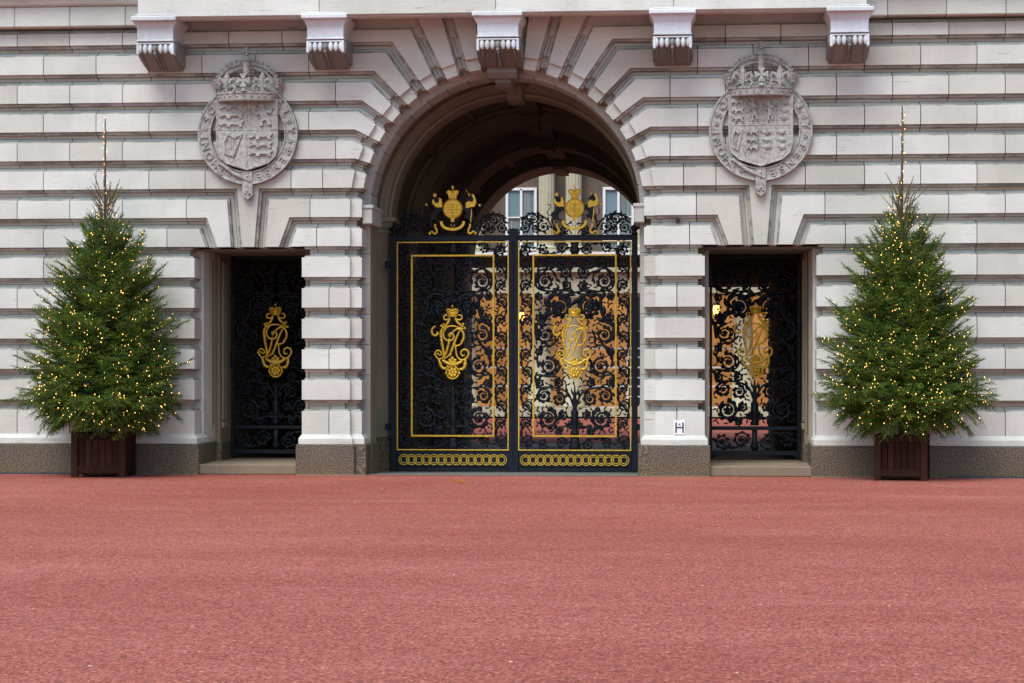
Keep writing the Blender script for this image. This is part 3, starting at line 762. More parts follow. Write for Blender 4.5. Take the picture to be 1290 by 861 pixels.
def cipher(parent, cx, cz, y, mat='gold', S=.001585, curl=True):
    g = MB(); g2 = lambda p: scaleshape(p, cx, cz, S, 248, 440)
    def st(p, w0, w1=None, n=6):
        c = curve(g2(p), n); m = len(c); w1 = w1 or w0
        g.tube(c, [(w0+(w1-w0)*sin(pi*i/(m-1)))*S for i in range(m)], y+rnd.uniform(-.004, .004), 6, .8)
    st([(195,292),(150,300),(130,350),(138,430),(150,500),(160,560),(150,603)], 8, 15)
    st([(150,603),(185,545),(205,470),(216,400)], 6, 12)
    st([(385,308),(330,298),(260,278),(200,285),(165,325),(155,370),(175,410),(215,427),(252,410),(262,375),(240,350),(210,362),(222,388)], 7, 11)
    st([(330,310),(300,370),(270,440),(245,510),(215,570),(160,612)], 7, 14)
    st([(222,388),(250,340),(290,310),(330,310),(362,360),(356,420),(325,465),(285,477),(250,460)], 7, 13)
    st([(280,475),(285,540),(300,590),(340,622),(390,603),(413,560),(400,525),(365,515),(336,540),(345,577),(372,572)], 8, 12)
    st([(60,560),(100,610),(85,590),(70,560),(88,528),(120,530),(137,560),(112,578)], 7, 9)
    st([(85,590),(110,612),(150,600)], 9)
    st([(110,618),(128,672),(150,702),(185,708)], 13, 17); st([(378,612),(378,670),(352,712),(318,712)], 13, 17)
    st([(145,622),(195,652),(250,668),(305,655),(352,625)], 12, 22)
    st([(222,190),(212,225),(196,250),(170,285)], 8, 14); st([(275,190),(288,225),(310,250),(335,280)], 8, 14)
    st([(210,205),(180,215),(160,200),(165,172),(195,168)], 7, 10); st([(288,205),(320,215),(345,200),(340,172),(310,168)], 7, 10)
    if curl: st([(248+(a-265)*1.04, b*1.04) for a, b in [(98,268),(72,285),(62,320),(75,350),(100,358),(122,340),(110,326)]], 9, 13)
    ring = [(250+64*cos(2*pi*i/20), 748+64*sin(2*pi*i/20)) for i in range(21)]; g.tube(g2(ring), 9*S, y, 6, .8)
    def bl(x, yy, r): p = g2([(x, yy)])[0]; g.blob((p[0], y-.008, p[1]), (r*S, r*S*.7, r*S), 7, 5)
    for k in range(7):
        t = 2*pi*k/7; bl(250+34*cos(t), 748+34*sin(t), 20)
    bl(250, 748, 20)
    for x, yy in ((222, 625), (248, 605), (275, 625), (248, 645), (230, 648), (268, 648)): bl(x, yy, 19)
    for x, yy in ((135,275),(160,265),(150,290),(180,285),(330,262),(358,255),(350,280),(375,300),(140,430),(150,480),(212,450),(195,510),(345,430),(225,570),(100,560),(185,755),(318,755),(200,690),(370,660),(130,660),(345,710)): bl(x, yy, 14)
    # crown
    cr = g2([(205,182),(200,160),(188,135),(192,112),(215,108),(230,122),(248,100),(266,122),(282,108),(308,112),(313,135),(300,160),(292,182)])
    g.prism(cr, y-.02, y+.012)
    g.tube(g2([(190,130),(200,108),(225,110),(246,128),(270,110),(296,108),(312,130)]), 9*S, y-.02, 6, 1); g.tube(g2([(203,178),(294,178)]), 9*S, y-.02, 6, 1)
    bl(248, 75, 11); g.tube(g2([(248, 104), (248, 66)]), 6*S, y, 6, 1)
    return g.build('cipher', mat, parent, bevel=0, smooth=True)
def crest(parent, cx, zb, y):
    # traced in units of 11.96 per photographed pixel
    S = 1/(11.96*78.8); f = lambda p: scaleshape(p, cx, zb, S, 405, 805)
    sh = MB()
    def R(rx, ry, n=28, k=0): return [(405+rx*cos(2*pi*i/n), 410+ry*sin(2*pi*i/n)) for i in range(n)]
    sh.prism(f(R(148, 150)), y-.02, y+.02); sh.tube(f(R(136, 138)+[R(136, 138)[0]]), 13*S, y-.02, 6, .8)
    sh.prism(f([(322,330),(488,330),(488,440),(460,490),(405,520),(350,490),(322,440)]), y-.04, y)
    rr = random.Random(3)
    for i in range(4):
        for j in range(4): p = f([(345+40*i, 355+36*j)])[0]; sh.blob((p[0], y-.04, p[1]), (13*S, 10*S, 10*S), 6, 4)
    sh.tube(f([(405,330),(405,515)]), 6*S, y-.045, 5, 1); sh.tube(f([(322,420),(488,420)]), 5*S, y-.045, 5, 1)
    sh.tube(f([(405,520),(405,570),(405,600)]), [16*S, 14*S, 16*S], y-.02, 6, .8); sh.prism(f([(375,545),(435,545),(425,610),(385,610)]), y-.03, y+.01)
    for q in (0, 1): sh.tube([(cx+(1 if q else -1)*18*S*0+(p[0]-cx), p[1]) for p in f([(405+(1 if q else -1)*25, 640), (405+(1 if q else -1)*30, 665), (405, 675)])], 6*S, y, 5, 1)
    s_ = sh.build('shield', 'gold', parent, smooth=False)
    c = MB()
    c.prism(f([(345,262),(350,225),(320,175),(315,145),(350,130),(405,140),(460,130),(495,145),(490,175),(462,225),(465,262)]), y-.02, y+.02)
    c.tube(f([(345,255),(465,255)]), 10*S, y-.02, 6, 1); c.tube(curve(f([(330,180),(315,150),(345,132),(385,145),(405,165),(425,145),(465,132),(495,150),(480,180)]), 3), 10*S, y-.02, 6, 1)
    for x in (350, 378, 405, 432, 460): c.tube(f([(x+(x-405)*.25, 180), (x, 230)]), 6*S, y-.025, 5, 1)
    p = f([(405, 112)])[0]; c.blob((p[0], y, p[1]), 16*S); c.prism(f([(390,62),(420,62),(412,80),(425,90),(412,98),(412,110),(398,110),(398,98),(385,90),(398,80)]), y-.015, y+.015)
    c.build('crown', 'gold', s_, smooth=False)
    rb = MB(); arc = curve(f([(232,600),(250,660),(310,706),(405,722),(500,706),(560,660),(580,600)]), 5)
    n = len(arc)
    vs = []; W = 20*S
    for i, (x, z) in enumerate(arc):
        a = arc[max(0, i-1)]; b = arc[min(n-1, i+1)]; l = sqrt((b[0]-a[0])**2+(b[1]-a[1])**2); nx, nz = -(b[1]-a[1])/l, (b[0]-a[0])/l
        vs += [(x-nx*W, y-.045, z-nz*W), (x+nx*W, y-.045, z+nz*W), (x+nx*W, y-.03, z+nz*W), (x-nx*W, y-.03, z-nz*W)]
    rb.add(vs, [(0,1,2,3), (4*n-1,4*n-2,4*n-3,4*n-4)]+[(4*i+k, 4*i+4+k, 4*i+4+(k+1)%4, 4*i+(k+1)%4) for i in range(n-1) for k in range(4)])
    for q in (1, -1):
        m = lambda l: f([(405+q*(x-405), yy) for x, yy in l])
        rb.tube(curve(m([(142,640),(140,685),(165,735),(158,778),(115,785)]), 4), [17*S]*16+[14*S], y-.04, 5, .4)
        rb.tube(curve(m([(115,785),(95,752),(65,770),(40,785)]), 4), 13*S, y-.04, 5, .5); rb.tube(m([(52,770),(68,800)]), 12*S, y-.04, 5, .5)
    rb.build('ribbon', 'gold', s_)
    # lion
    def beast(name, body, tail, gold, extra):
        b = MB(); b.prism(f(body), y-.025, y+.02, .5)
        for path, r in tail: b.tube(curve(f(path), 4), [q*S for q in r] if hasattr(r, '__len__') else r*S, y, 6, 1)
        o = b.build(name, 'iron', parent, bevel=.008)
        g = MB()
        for poly in gold: g.prism(f(poly), y-.042, y+.03)
        for path, r in extra: g.tube(f(path), r, y-.045, 6, .8)
        g.build('mane', 'gold', o, bevel=.004)
    beast('lion', [(150,250),(175,225),(200,245),(205,300),(200,350),(205,385),(240,400),(262,430),(302,462),(292,482),(250,455),(228,440),(172,482),(152,520),(165,560),(205,588),(240,600),(228,618),(180,604),(132,570),(118,562),(84,602),(92,650),(110,700),(90,705),(66,655),(48,600),(68,550),(48,510),(60,480),(120,430),(150,385),(140,330),(108,262),(100,235),(125,225)],
          [([(60,520),(15,512),(-8,470),(18,430),(40,392),(28,355),(5,338)], 7)],
          [[(92,300),(100,268),(118,262),(128,300),(145,322),(170,326),(195,310),(200,270),(196,238),(215,246),(240,262),(235,285),(252,312),(245,345),(256,372),(228,392),(200,386),(178,398),(160,380),(138,382),(128,355),(105,345)],
           [(106,182),(124,195),(132,158),(146,190),(160,172),(158,225),(130,236),(114,222)], [(-12,340),(2,322),(22,345),(20,368),(0,362)]],
          [])
    beast('unicorn', [(602,262),(640,238),(676,205),(700,186),(722,205),(735,250),(730,300),(700,330),(690,380),(690,430),(712,480),(742,548),(742,600),(800,606),(800,622),(748,622),(742,690),(724,690),(722,610),(690,560),(680,520),(672,560),(652,596),(640,560),(602,562),(568,520),(600,502),(616,486),(590,440),(552,440),(552,420),(566,365),(605,352),(640,340),(668,290),(640,274),(612,284)],
          [([(705,518),(760,512),(780,470),(766,400),(772,366)], 7)],
          [[(692,190),(708,205),(722,190),(740,218),(764,285),(762,335),(728,384),(700,384),(668,390),(640,406),(606,396),(612,362),(600,330),(622,318),(640,296),(668,300),(700,312),(722,290),(722,250),(702,225)], [(796,358),(812,344),(838,354),(836,368),(812,376)], [(688,402),(700,440),(702,500),(690,570),(688,620),(676,618),(676,560),(686,500)], [(650,190),(668,178),(664,215),(646,220)]],
          [([(590,96),(625,150),(660,205)], [.001, 4*S, 8*S])])
    return s_
def chain_band(parent, x0, x1, z, y, R, n):
    g = MB(); st = (x1-x0-2*R)/(n-1)
    for i in range(n):
        cx = x0+R+st*i
        for rad, w in ((R-.006, .008), (R*.6, .007)):
            pts = [(cx+rad*cos(2*pi*k/18), z+rad*sin(2*pi*k/18)) for k in range(19)]; g.tube(pts, w, y-(.004 if i % 2 else 0), 5, .7)
    g.build('chain_ornament', 'gold_dull', parent)
def rope(parent, x0, x1, z0, z1, y, w, mat='gold', beads=True):
    g = MB()
    for a, b in (((x0, z0), (x1, z0)), ((x0, z1), (x1, z1)), ((x0, z0), (x0, z1)), ((x1, z0), (x1, z1))):
        hx = a[1] == b[1]
        if hx: g.box(a[0]-w*.5, b[0]+w*.5, y, y+.02, a[1]-w*.5, a[1]+w*.5, .3)
        else: g.box(a[0]-w*.5, a[0]+w*.5, y, y+.02, a[1]+w*.5, b[1]-w*.5, .3)
        if beads:
            L = (b[0]-a[0]) if hx else (b[1]-a[1]); n = int(L/.036)
            for i in range(n):
                t = (i+.5)*L/n; px, pz = (a[0]+t, a[1]) if hx else (a[0], a[1]+t)
                if hx: g.tube([(px-.012, pz-w*.55), (px+.012, pz+w*.55)], [.007, .007], y-.004, 4, 1)
                else: g.tube([(px-w*.55, pz-.012), (px+w*.55, pz+.012)], [.007, .007], y-.004, 4, 1)
    g.build('gilt_border', mat, parent)
GY = 2.2
def main_leaf(sg):
    lab = ('left leaf of the great gate, iron scrolls and gilt crest before a dark wall' if sg < 0 else
           'right leaf of the great gate, iron scrolls and gilt crest before the bright courtyard')
    T = thing('gate', lab, 'gate', (sg*1.985, GY, -.06), 'leaves of the great carriage gate')
    cx = sg*.98; X = lambda a: sg*a
    fr = MB()
    def bx(a, b, y0, y1, z0, z1): fr.box(*sorted((X(a), X(b))), GY+y0, GY+y1, z0, z1)
    bx(.004, .062, -.03, .03, -.04, 3.73); bx(1.892, 1.985, -.04, .04, -.05, 3.74)
    bx(.063, 1.891, -.035, .035, 3.655, 3.735); bx(.063, 1.891, -.02, .02, -.04, .022)
    bx(.063, 1.891, -.028, .028, .022, .285)
    bx(.063, 1.891, -.04, .0, 3.72, 3.745)
    bx(1.985, 2.08, -.02, .02, 3.22, 3.34); bx(1.985, 2.08, -.02, .02, .62, .72)
    fr.build('frame', 'iron_panel', T, bevel=.006)
    if sg > 0:
        st = MB(); st.box(-.075, .075, GY-.055, GY-.032, -.05, 3.72); st.prism([(-.075, 3.72), (.075, 3.72), (.075, 3.77), (.05, 3.83), (0, 3.86), (-.05, 3.83), (-.075, 3.77)], GY-.06, GY+.04)
        for i in range(36):
            z = .1+i*.1; st.tube([(-.03, z), (0, z+.045), (.03, z)], .008, GY-.058, 4, .8); st.tube([(-.03, z), (0, z-.045), (.03, z)], .008, GY-.058, 4, .8)
        st.build('meeting_stile', 'iron_panel', T, bevel=.006)
    fn = MB(); fn.lathe([(.05, 3.74), (.05, 3.77), (.03, 3.79), (.055, 3.83), (.07, 3.86), (.05, 3.89), (.02, 3.90), (.012, 3.93), (.004, 3.96)], X(1.938), GY, 10); fn.build('finial', 'iron', T, smooth=True)
    rope(T, min(X(.085), X(1.875)), max(X(.085), X(1.875)), .30, 3.635, GY-.05, .016, 'gold', False)
    bb = MB()
    for z0, z1, xa, xb in ((.30, 3.635, .085, 1.875),):
        pass
    rope(T, cx-.66, cx+.66, .525, 3.42, GY-.05, .024)
    sub = MB()
    for a, b, z0, z1 in ((cx-.672, cx+.672, .512, .538), (cx-.672, cx+.672, 3.407, 3.433)): sub.box(a, b, GY-.03, GY+.02, z0, z1)
    for a in (cx-.66, cx+.66): sub.box(a-.012, a+.012, GY-.03, GY+.02, .538, 3.407)
    for z in (.41, 3.53): sub.box(cx-.02, cx+.02, GY-.01, GY+.01, z-.11, z+.11)
    sub.build('inner_frame', 'iron_panel', T)
    ir = Iron(); ir.Y = GY
    panel(ir, cx)
    ir.fill(cx-.63, cx-.02, .56, 3.38, .033, .08, .0165, cav=cx); ir.fill(cx+.02, cx+.63, .56, 3.38, .033, .08, .0165, cav=cx)
    ir.build('scroll_panel', 'iron', T, smooth=True)
    ob = Iron(); ob.Y = GY
    for q in (-1, 1):
        xx = cx+q*.775
        ob.band(xx, .31, xx, 3.64, .22, .285, .018); ob.fill(xx-.10, xx+.10, .33, 3.62, .030, .065, .015, 1500)
        ob.band(cx+q*.04, 3.53, cx+q*.66, 3.53, .20, .27, .015); ob.band(cx+q*.06, .41, cx+q*.66, .41, .20, .27, .015)
    ob.tube([(cx, .30), (cx, .36), (cx, .44), (cx, .52)], [.09, .10, .07, .08], GY, 8, .4); ob.tube([(cx, 3.42), (cx, 3.5), (cx, 3.56), (cx, 3.64)], [.05, .09, .06, .08], GY, 8, .4)
    ob.build('scroll_border', 'iron', T, smooth=True)
    chain_band(T, cx-.875, cx+.875, .14, GY-.045, .088, 14)
    cipher(T, cx, 2.03, GY-.075)
    cb = MB()
    cr = Iron(); cr.Y = GY
    for q in (-1, 1):
        for (dx, dz, R, d) in ((.16, .10, .08, 1), (.50, .13, .11, -1), (.66, .25, .085, 1), (.80, .11, .095, 1), (.62, .09, .07, -1), (.92, .05, .05, -1), (.56, .28, .06, -1), (.30, .06, .05, -1)):
            cr.scroll(cx+q*dx, 3.75+dz, R*.9, pi/2, d*q, .013, 8)
        cr.stem([(cx+q*.1, 3.76), (cx+q*.3, 3.80), (cx+q*.45, 4.0), (cx+q*.62, 4.09), (cx+q*.78, 4.05), (cx+q*.86, 3.93)], .014, 12)
        cr.stem([(cx+q*.45, 3.76), (cx+q*.60, 3.86), (cx+q*.75, 3.98), (cx+q*.74, 4.08), (cx+q*.64, 4.08)], .012, 9)
        cr.stem([(cx+q*.05, 3.76), (cx+q*.12, 3.90), (cx+q*.04, 3.94)], .012, 2)
        cr.leaf(cx+q*.78, 4.03, .1 if q > 0 else pi-.1, .1, .02, -.8*q)
    cr.build('cresting', 'iron', T, smooth=True)
    crest(T, cx, 3.752, GY-.03)
main_leaf(-1); main_leaf(1)
SY = 2.12
def side_gate(cx, lab):
    z0 = .17; T = thing('side_gate', lab, 'gate', (cx, SY, z0), 'wrought iron gates in the side doorways')
    fr = MB(); hw = .715
    for q in (-1, 1): fr.box(*sorted((cx+q*(hw-.045), cx+q*hw)), SY-.03, SY+.03, z0, 3.42)
    fr.box(cx-hw, cx+hw, SY-.03, SY+.03, 3.36, 3.421); fr.box(cx-hw+.045, cx+hw-.045, SY-.03, SY+.03, z0+.46, z0+.52); fr.box(cx-hw+.045, cx+hw-.045, SY-.03, SY+.03, z0+.06, z0+.13)
    for q in (-1, 1): fr.prism([(cx+q*(hw-.045), z0+.06), (cx+q*(hw-.16), z0+.06), (cx+q*(hw-.1), z0+.04), (cx+q*(hw-.045), z0)], SY-.02, SY+.02)
    fr.build('frame', 'iron_panel', T, bevel=.006)
    lk = MB(); q = -1 if cx < 0 else 1
    lk.box(*sorted((cx+q*(hw-.0), cx+q*(hw+.07))), SY-.06, SY+.0, 1.62, 1.85); lk.build('hinge', 'iron_panel', T, bevel=.005)
    ir = Iron(); ir.Y = SY
    panel(ir, cx, 1.0, lambda z: .69+(z-.525)*(3.34-.69)/(3.42-.525))
    ir.fill(cx-.64, cx-.02, .72, 3.34, .033, .08, .0165, cav=cx); ir.fill(cx+.02, cx+.64, .72, 3.34, .033, .08, .0165, cav=cx)
    for q in (-1, 1):
        ir.band(cx+q*.06, z0+.295, cx+q*(hw-.06), z0+.295, .30, .30, .017)
    ir.tube([(cx, z0+.13), (cx, z0+.2), (cx, z0+.3), (cx, z0+.46)], [.05, .07, .04, .05], SY, 8, .5)
    ir.build('scroll_panel', 'iron', T, smooth=True)
    cipher(T, cx+.01, 2.06, SY-.075, curl=cx > 0)
side_gate(-3.85, 'narrow wrought iron gate with gilt cipher in the left doorway, all dark behind')
side_gate(3.84, 'narrow wrought iron gate with gilt cipher in the right doorway, orange light behind')

# ------------------------------------------------------------------ small wall things
sp = MB(); sx, sz = 2.66, .725
sp.box(sx-.085, sx+.085, -.012, .002, sz-.105, sz+.105)
T = thing('hydrant_sign', 'small white hydrant sign with a black H and 4 on the right pier', 'sign', (sx, -.012, sz))
sp.build('plate', 'sign_white', T, bevel=.003)
q = MB(); q.box(sx-.062, sx-.041, -.0155, -.013, sz-.077, sz+.077); q.box(sx+.041, sx+.062, -.0155, -.013, sz-.077, sz+.077); q.box(sx-.0405, sx+.0405, -.0152, -.013, sz-.008, sz+.01); q.build('letter', 'sign_black', T)
q = MB(); vs, fs = text_mesh('4', .062, .001); q.add([(sx+x, -.0145-z, sz+.045+y) for x, y, z in vs], fs); q.build('number', 'sign_black', T, recalc=False)
bx = MB(); bx.box(2.61, 2.66, .05, .13, 3.78, 3.83); bx.box(2.60, 2.67, .04, .06, 3.82, 3.835); tag(bx.build('wall_sensor', 'black_metal', None, bevel=.004), 'tiny black box in the groove above the right pier', 'sensor')
lf = MB(); lx, ly = -.38, -2.3
lf.add([(lx-.10, ly, .05), (lx-.05, ly-.03, .075), (lx+.02, ly-.03, .06), (lx+.10, ly-.01, .01), (lx+.02, ly+.03, .03), (lx-.05, ly+.035, .045), (lx-.01, ly, .012)], [(0,1,6),(1,2,6),(2,3,6),(3,4,6),(4,5,6),(5,0,6)])
o = lf.build('fallen_leaf', 'dry_leaf'); o.modifiers.new('s', 'SOLIDIFY').thickness = .003; tag(o, 'curled orange dry leaf lying on the red forecourt', 'leaf')

# ------------------------------------------------------------------ planters, trees, string lights
def planter(cx, cy, w, h, rot, lab):
    T = thing('planter', lab, 'planter', (cx, cy, 0), 'wooden box planters by the palace wall', local=True); T.rotation_euler.z = rot
    H = w/2
    for a in (-1, 1):
        for b in (-1, 1): f = MB(); f.box(*sorted((a*H, a*(H-.095))), *sorted((b*H, b*(H-.095))), 0, h); f.build('corner_post', 'planter_wood', T, bevel=.006)
    for (z0, z1) in ((.06, .16), (h-.11, h-.02)):
        for b in (-1, 1):
            r = MB(); r.box(-H+.095, H-.095, *sorted((b*(H-.012), b*(H-.05))), z0, z1); r.build('rail', 'planter_wood', T, bevel=.004)
            r = MB(); r.box(*sorted((b*(H-.012), b*(H-.05))), -H+.095, H-.095, z0, z1); r.build('rail', 'planter_wood', T, bevel=.004)
    n = 6; L = 2*H-.19
    for b in (-1, 1):
        for ax in (0, 1):
            s = MB()
            for i in range(n):
                a = -H+.095+i*L/n+.004; c = a+L/n-.008
                if ax: s.box(a, c, *sorted((b*(H-.04), b*(H-.065))), .05, h-.03)
                else: s.box(*sorted((b*(H-.04), b*(H-.065))), a, c, .05, h-.03)
            s.build('slat_panel', 'planter_wood', T, bevel=.003)
    g = MB(); g.box(-H+.066, H-.066, -H+.066, H-.066, h-.12, h-.06); g.build('soil', 'soil', T)
PROF = [(.50, .52), (.62, .80), (.80, 1.02), (1.0, 1.16), (1.25, 1.26), (1.5, 1.20), (1.78, 1.18), (2.36, 1.05), (2.95, .86), (3.5, .60), (3.78, .40), (4.03, .13), (4.1, .03)]
def prof(z): return float(np.interp(z, [p[0] for p in PROF], [p[1] for p in PROF]))
def spruce(cx, cy, top, seed, lab, s=1.0, sx=1.0):
    rg = np.random.default_rng(seed)
    T = thing('christmas_tree', lab, 'tree', (cx, cy, .6), 'Christmas trees in planters', local=True)
    zoff = -.6
    tk = MB(); tz = np.linspace(0.0, 3.4, 12); tk.tube3([(.01*sin(z*3), .01*cos(z*2), z) for z in tz]+[(0, 0, top-.6)], list(np.linspace(.06, .022, 12))+[.008], 7)
    tk.build('trunk', 'bark', T, smooth=True)
    # leader spurs
    ld = MB()
    for i in range(26):
        z = top-.6-(.05+i*.045); a = rg.uniform(0, 2*pi); ld.tube3([(0, 0, z), (.025*cos(a), .025*sin(a), z+.05)], [.006, .002], 3)
    tips = []; O = []; D = []; Ln = []; Tn = []; Rn = []
    def needles_on(p0, p1, dens, ln, tint):
        p0 = np.array(p0); p1 = np.array(p1); L = np.linalg.norm(p1-p0); n = max(4, int(L*dens)); d = (p1-p0)/(L+1e-9)
        u = np.cross(d, (.3, .2, .93)); u /= np.linalg.norm(u)+1e-9; w = np.cross(d, u)
        t = (np.arange(n)+rg.random(n))/n; ph = rg.random(n)*2*pi
        o = p0+np.outer(t, p1-p0); dd = np.outer(np.cos(ph), u)+np.outer(np.sin(ph), w)
        dd = dd*.75+d*.75+np.array((0, 0, .18)); dd /= np.linalg.norm(dd, axis=1)[:, None]
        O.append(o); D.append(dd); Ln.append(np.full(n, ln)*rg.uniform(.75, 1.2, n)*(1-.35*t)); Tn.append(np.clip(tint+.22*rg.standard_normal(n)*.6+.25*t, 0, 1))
    br = MB(); NB = 700
    for i in range(NB):
        q = (i+.5)/NB; q = q**.92
        # sample height by surface area (more below)
        ze = .62+3.40*(1-sqrt(1-q*.995)) if i % 5 else rg.uniform(.60, 3.95)
        r = prof(ze)*rg.uniform(.62, 1.06)*(1+.07*sin(3*i*2.39996+seed)+.06*sin(ze*9+seed))
        if rg.random() < .15: r *= 1.14
        a = i*2.39996+rg.normal(0, .25)
        up = np.interp(ze, [.7, 1.0, 1.6, 2.6, 3.4, 4.0], [-.55, -.05, .2, .55, 1.1, 2.4])*rg.uniform(.7, 1.3)
        zs = ze-up*r*.9
        zs = min(max(zs, .78), 3.75); 
        e = np.array((cos(a)*r*sx, sin(a)*r*sx*.95, ze)); b0 = np.array((0, 0, zs))
        droop = .10*r*np.interp(ze, [.8, 1.6, 2.6, 3.5], [-.9, .9, .6, .1])
        m = 9; pts = []
        for k in range(m):
            t = k/(m-1); p = b0*(1-t)+e*t; p[2] -= droop*sin(pi*t)*1.0
            if ze < 1.15: p[2] += .10*sin(pi*t)*r
            pts.append(p)
        pts = np.array(pts); pts[:, 2] += zoff
        br.tube3([tuple(p) for p in pts], list(np.linspace(.010, .0025, m)*(1+.3*r)), 3)
        out = (pts[-1]-pts[-3]); out /= np.linalg.norm(out)
        tint0 = .30+.25*rg.random()
        L = np.linalg.norm(e-b0); nt = int(6+L*19)
        t0 = .30 if r > .35 else .15
        for k in range(nt):
            t = t0+(1-t0)*((k+.5)/nt); f = t*(m-1); j = min(m-2, int(f)); p = pts[j]*(1-(f-j))+pts[j+1]*(f-j)
            d = pts[j+1]-pts[j]; d /= np.linalg.norm(d); sd = np.cross(d, (0, 0, 1)); sd /= np.linalg.norm(sd)+1e-6
            q_ = 1 if k % 2 else -1; up_ = rg.normal(0, .28)
            tl = (.07+.20*min(1, L)*(1-t)*.95+.04)*rg.uniform(.7, 1.25)
            dv = d*.8+sd*q_*.75+np.array((0, 0, up_-.12 if ze < 2 else up_+.15)); dv /= np.linalg.norm(dv)
            pe = p+dv*tl
            if ze < 1.5: pe = pe+np.array((0, 0, -.05*tl/.1*.6))
            needles_on(p, pe, 150, .030, tint0)
            if tl > .14:
                for h in (.45, .7):
                    pm = p*(1-h)+pe*h
                    for q2 in (1, -1):
                        s2 = np.cross(dv, (0, 0, 1)); s2 /= np.linalg.norm(s2)+1e-6
                        d2 = dv*.7+s2*q2*.7+np.array((0, 0, rg.normal(0, .2))); d2 /= np.linalg.norm(d2); needles_on(pm, pm+d2*tl*.42, 150, .026, tint0+.1)
        needles_on(pts[m//2], pts[-1], 120, .028, tint0); needles_on(pts[-2], pts[-1]+out*.05, 130, .03, tint0+.2)
        tips.append((pts, r))
    # new leaders near the top
    for i in range(46):
        a = rg.uniform(0, 2*pi); z0 = rg.uniform(2.7, 3.5); l = rg.uniform(.25, .5); th = rg.uniform(.15, .85)
        p0 = np.array((.04*cos(a), .04*sin(a), z0)); p1 = p0+l*np.array((sin(th)*cos(a), sin(th)*sin(a), cos(th)))
        ld.tube3([tuple(p0), tuple((p0+p1)/2+np.array((.01, 0, 0))), tuple(p1)], [.008, .006, .003], 4)
        needles_on(p0, p1, 150, .024, .45)
    needles_on((0, 0, 3.0), (0, 0, 3.55), 260, .028, .5)
    br.build('branch', 'bark', T); ld.build('leader', 'twig', T)
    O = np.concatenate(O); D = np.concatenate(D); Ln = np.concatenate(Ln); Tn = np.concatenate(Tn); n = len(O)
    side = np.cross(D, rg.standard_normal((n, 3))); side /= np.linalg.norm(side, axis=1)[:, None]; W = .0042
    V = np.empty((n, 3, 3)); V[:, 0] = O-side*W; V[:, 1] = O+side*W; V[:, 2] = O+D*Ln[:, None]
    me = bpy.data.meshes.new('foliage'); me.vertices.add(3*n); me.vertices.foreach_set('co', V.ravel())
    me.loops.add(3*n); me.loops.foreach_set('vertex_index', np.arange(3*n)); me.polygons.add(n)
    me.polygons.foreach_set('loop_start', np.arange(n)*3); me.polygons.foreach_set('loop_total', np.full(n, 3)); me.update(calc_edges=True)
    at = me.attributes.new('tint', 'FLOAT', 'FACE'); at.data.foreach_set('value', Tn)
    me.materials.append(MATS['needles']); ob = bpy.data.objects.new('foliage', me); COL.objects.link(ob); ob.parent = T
    print('needles', n)
    return T, tips
def string_lights(cx, cy, tips, top, seed, lab):
    rg = np.random.default_rng(seed)
    T = thing('string_lights', lab, 'fairy lights', (cx, cy, .6), 'warm fairy lights wound through the trees', local=True)
    pos = []
    N = 1350
    for i in range(N):
        pts, r = tips[rg.integers(len(tips))]; t = 1-abs(rg.normal(0, .22))
        t = max(.45, min(1, t)); f = t*(len(pts)-1); j = min(len(pts)-2, int(f)); p = pts[j]*(1-(f-j))+pts[j+1]*(f-j)
        p = p+rg.normal(0, .02, 3); p[2] += .02; pos.append(p)
    for i in range(16): pos.append(np.array((rg.normal(0, .026), rg.normal(0, .02)-.02, top-.62-i*.085+rg.normal(0, .02))))
    for i in range(30): a = rg.uniform(0, 2*pi); z = rg.uniform(2.7, 3.5); r = prof(z+.6)*rg.uniform(.5, 1); pos.append(np.array((r*cos(a), r*sin(a), z)))
    pos.sort(key=lambda p: p[1])             # nearest the camera first
    def bulb(mb, p, s=.0062):
        x, y, z = p; mb.add([(x-s, y, z), (x, y-s, z), (x+s, y, z), (x, y+s, z), (x, y, z+s*1.5), (x, y, z-s*1.5)], [(0,1,4),(1,2,4),(2,3,4),(3,0,4),(1,0,5),(2,1,5),(3,2,5),(0,3,5)])
    proto = None
    for i in range(100):
        if proto is None: b = MB(); bulb(b, (0, 0, 0)); proto = b.build('bulb', 'bulb_glow', T); o = proto
        else: o = proto.copy(); COL.objects.link(o); o.parent = T
        o.location = tuple(pos[i])
    b = MB()
    for p in pos[100:]: bulb(b, p, rg.uniform(.0042, .0074))
    o = b.build('bulb', 'bulb_glow', T); o['kind'] = 'stuff'
    c = MB(); pts = []
    for i in range(900):
        q = i/900; z = .85+(3.2)*q**1.1; r = prof(z)*(.62+.12*sin(i*1.7)+.08*sin(i*.53)); a = i*.13; pts.append((r*cos(a), r*sin(a), z-.6+.03*sin(i*2.3)))
    pts += [(.0, -.02, 3.5), (.02, -.03, top-.9), (0, -.015, top-.6)]
    c.tube3(pts, .003, 3); c.build('cable', 'cable', T)
LT = (-5.905, -1.0); RT = (5.875, -1.0)
planter(LT[0], LT[1]+.35, .80, .67, radians(3), 'square dark wood planter left of the left doorway, under a fairy-lit tree')
planter(RT[0], RT[1]+.35, .75, .66, radians(-9), 'square dark wood planter right of the right doorway, turned a little')
_, tl = spruce(LT[0]+.02, LT[1]+.35, 5.35, 5, 'bushy green Christmas tree in the left planter, leaning fuller at lower left')
_, tr = spruce(RT[0]+.0, RT[1]+.35, 5.40, 9, 'tall green Christmas tree in the right planter, beside the right doorway', sx=.97)
string_lights(LT[0]+.02, LT[1]+.35, tl, 5.35, 1, 'warm white fairy lights wound through the left tree')
string_lights(RT[0], RT[1]+.35, tr, 5.40, 2, 'warm white fairy lights wound through the right tree')

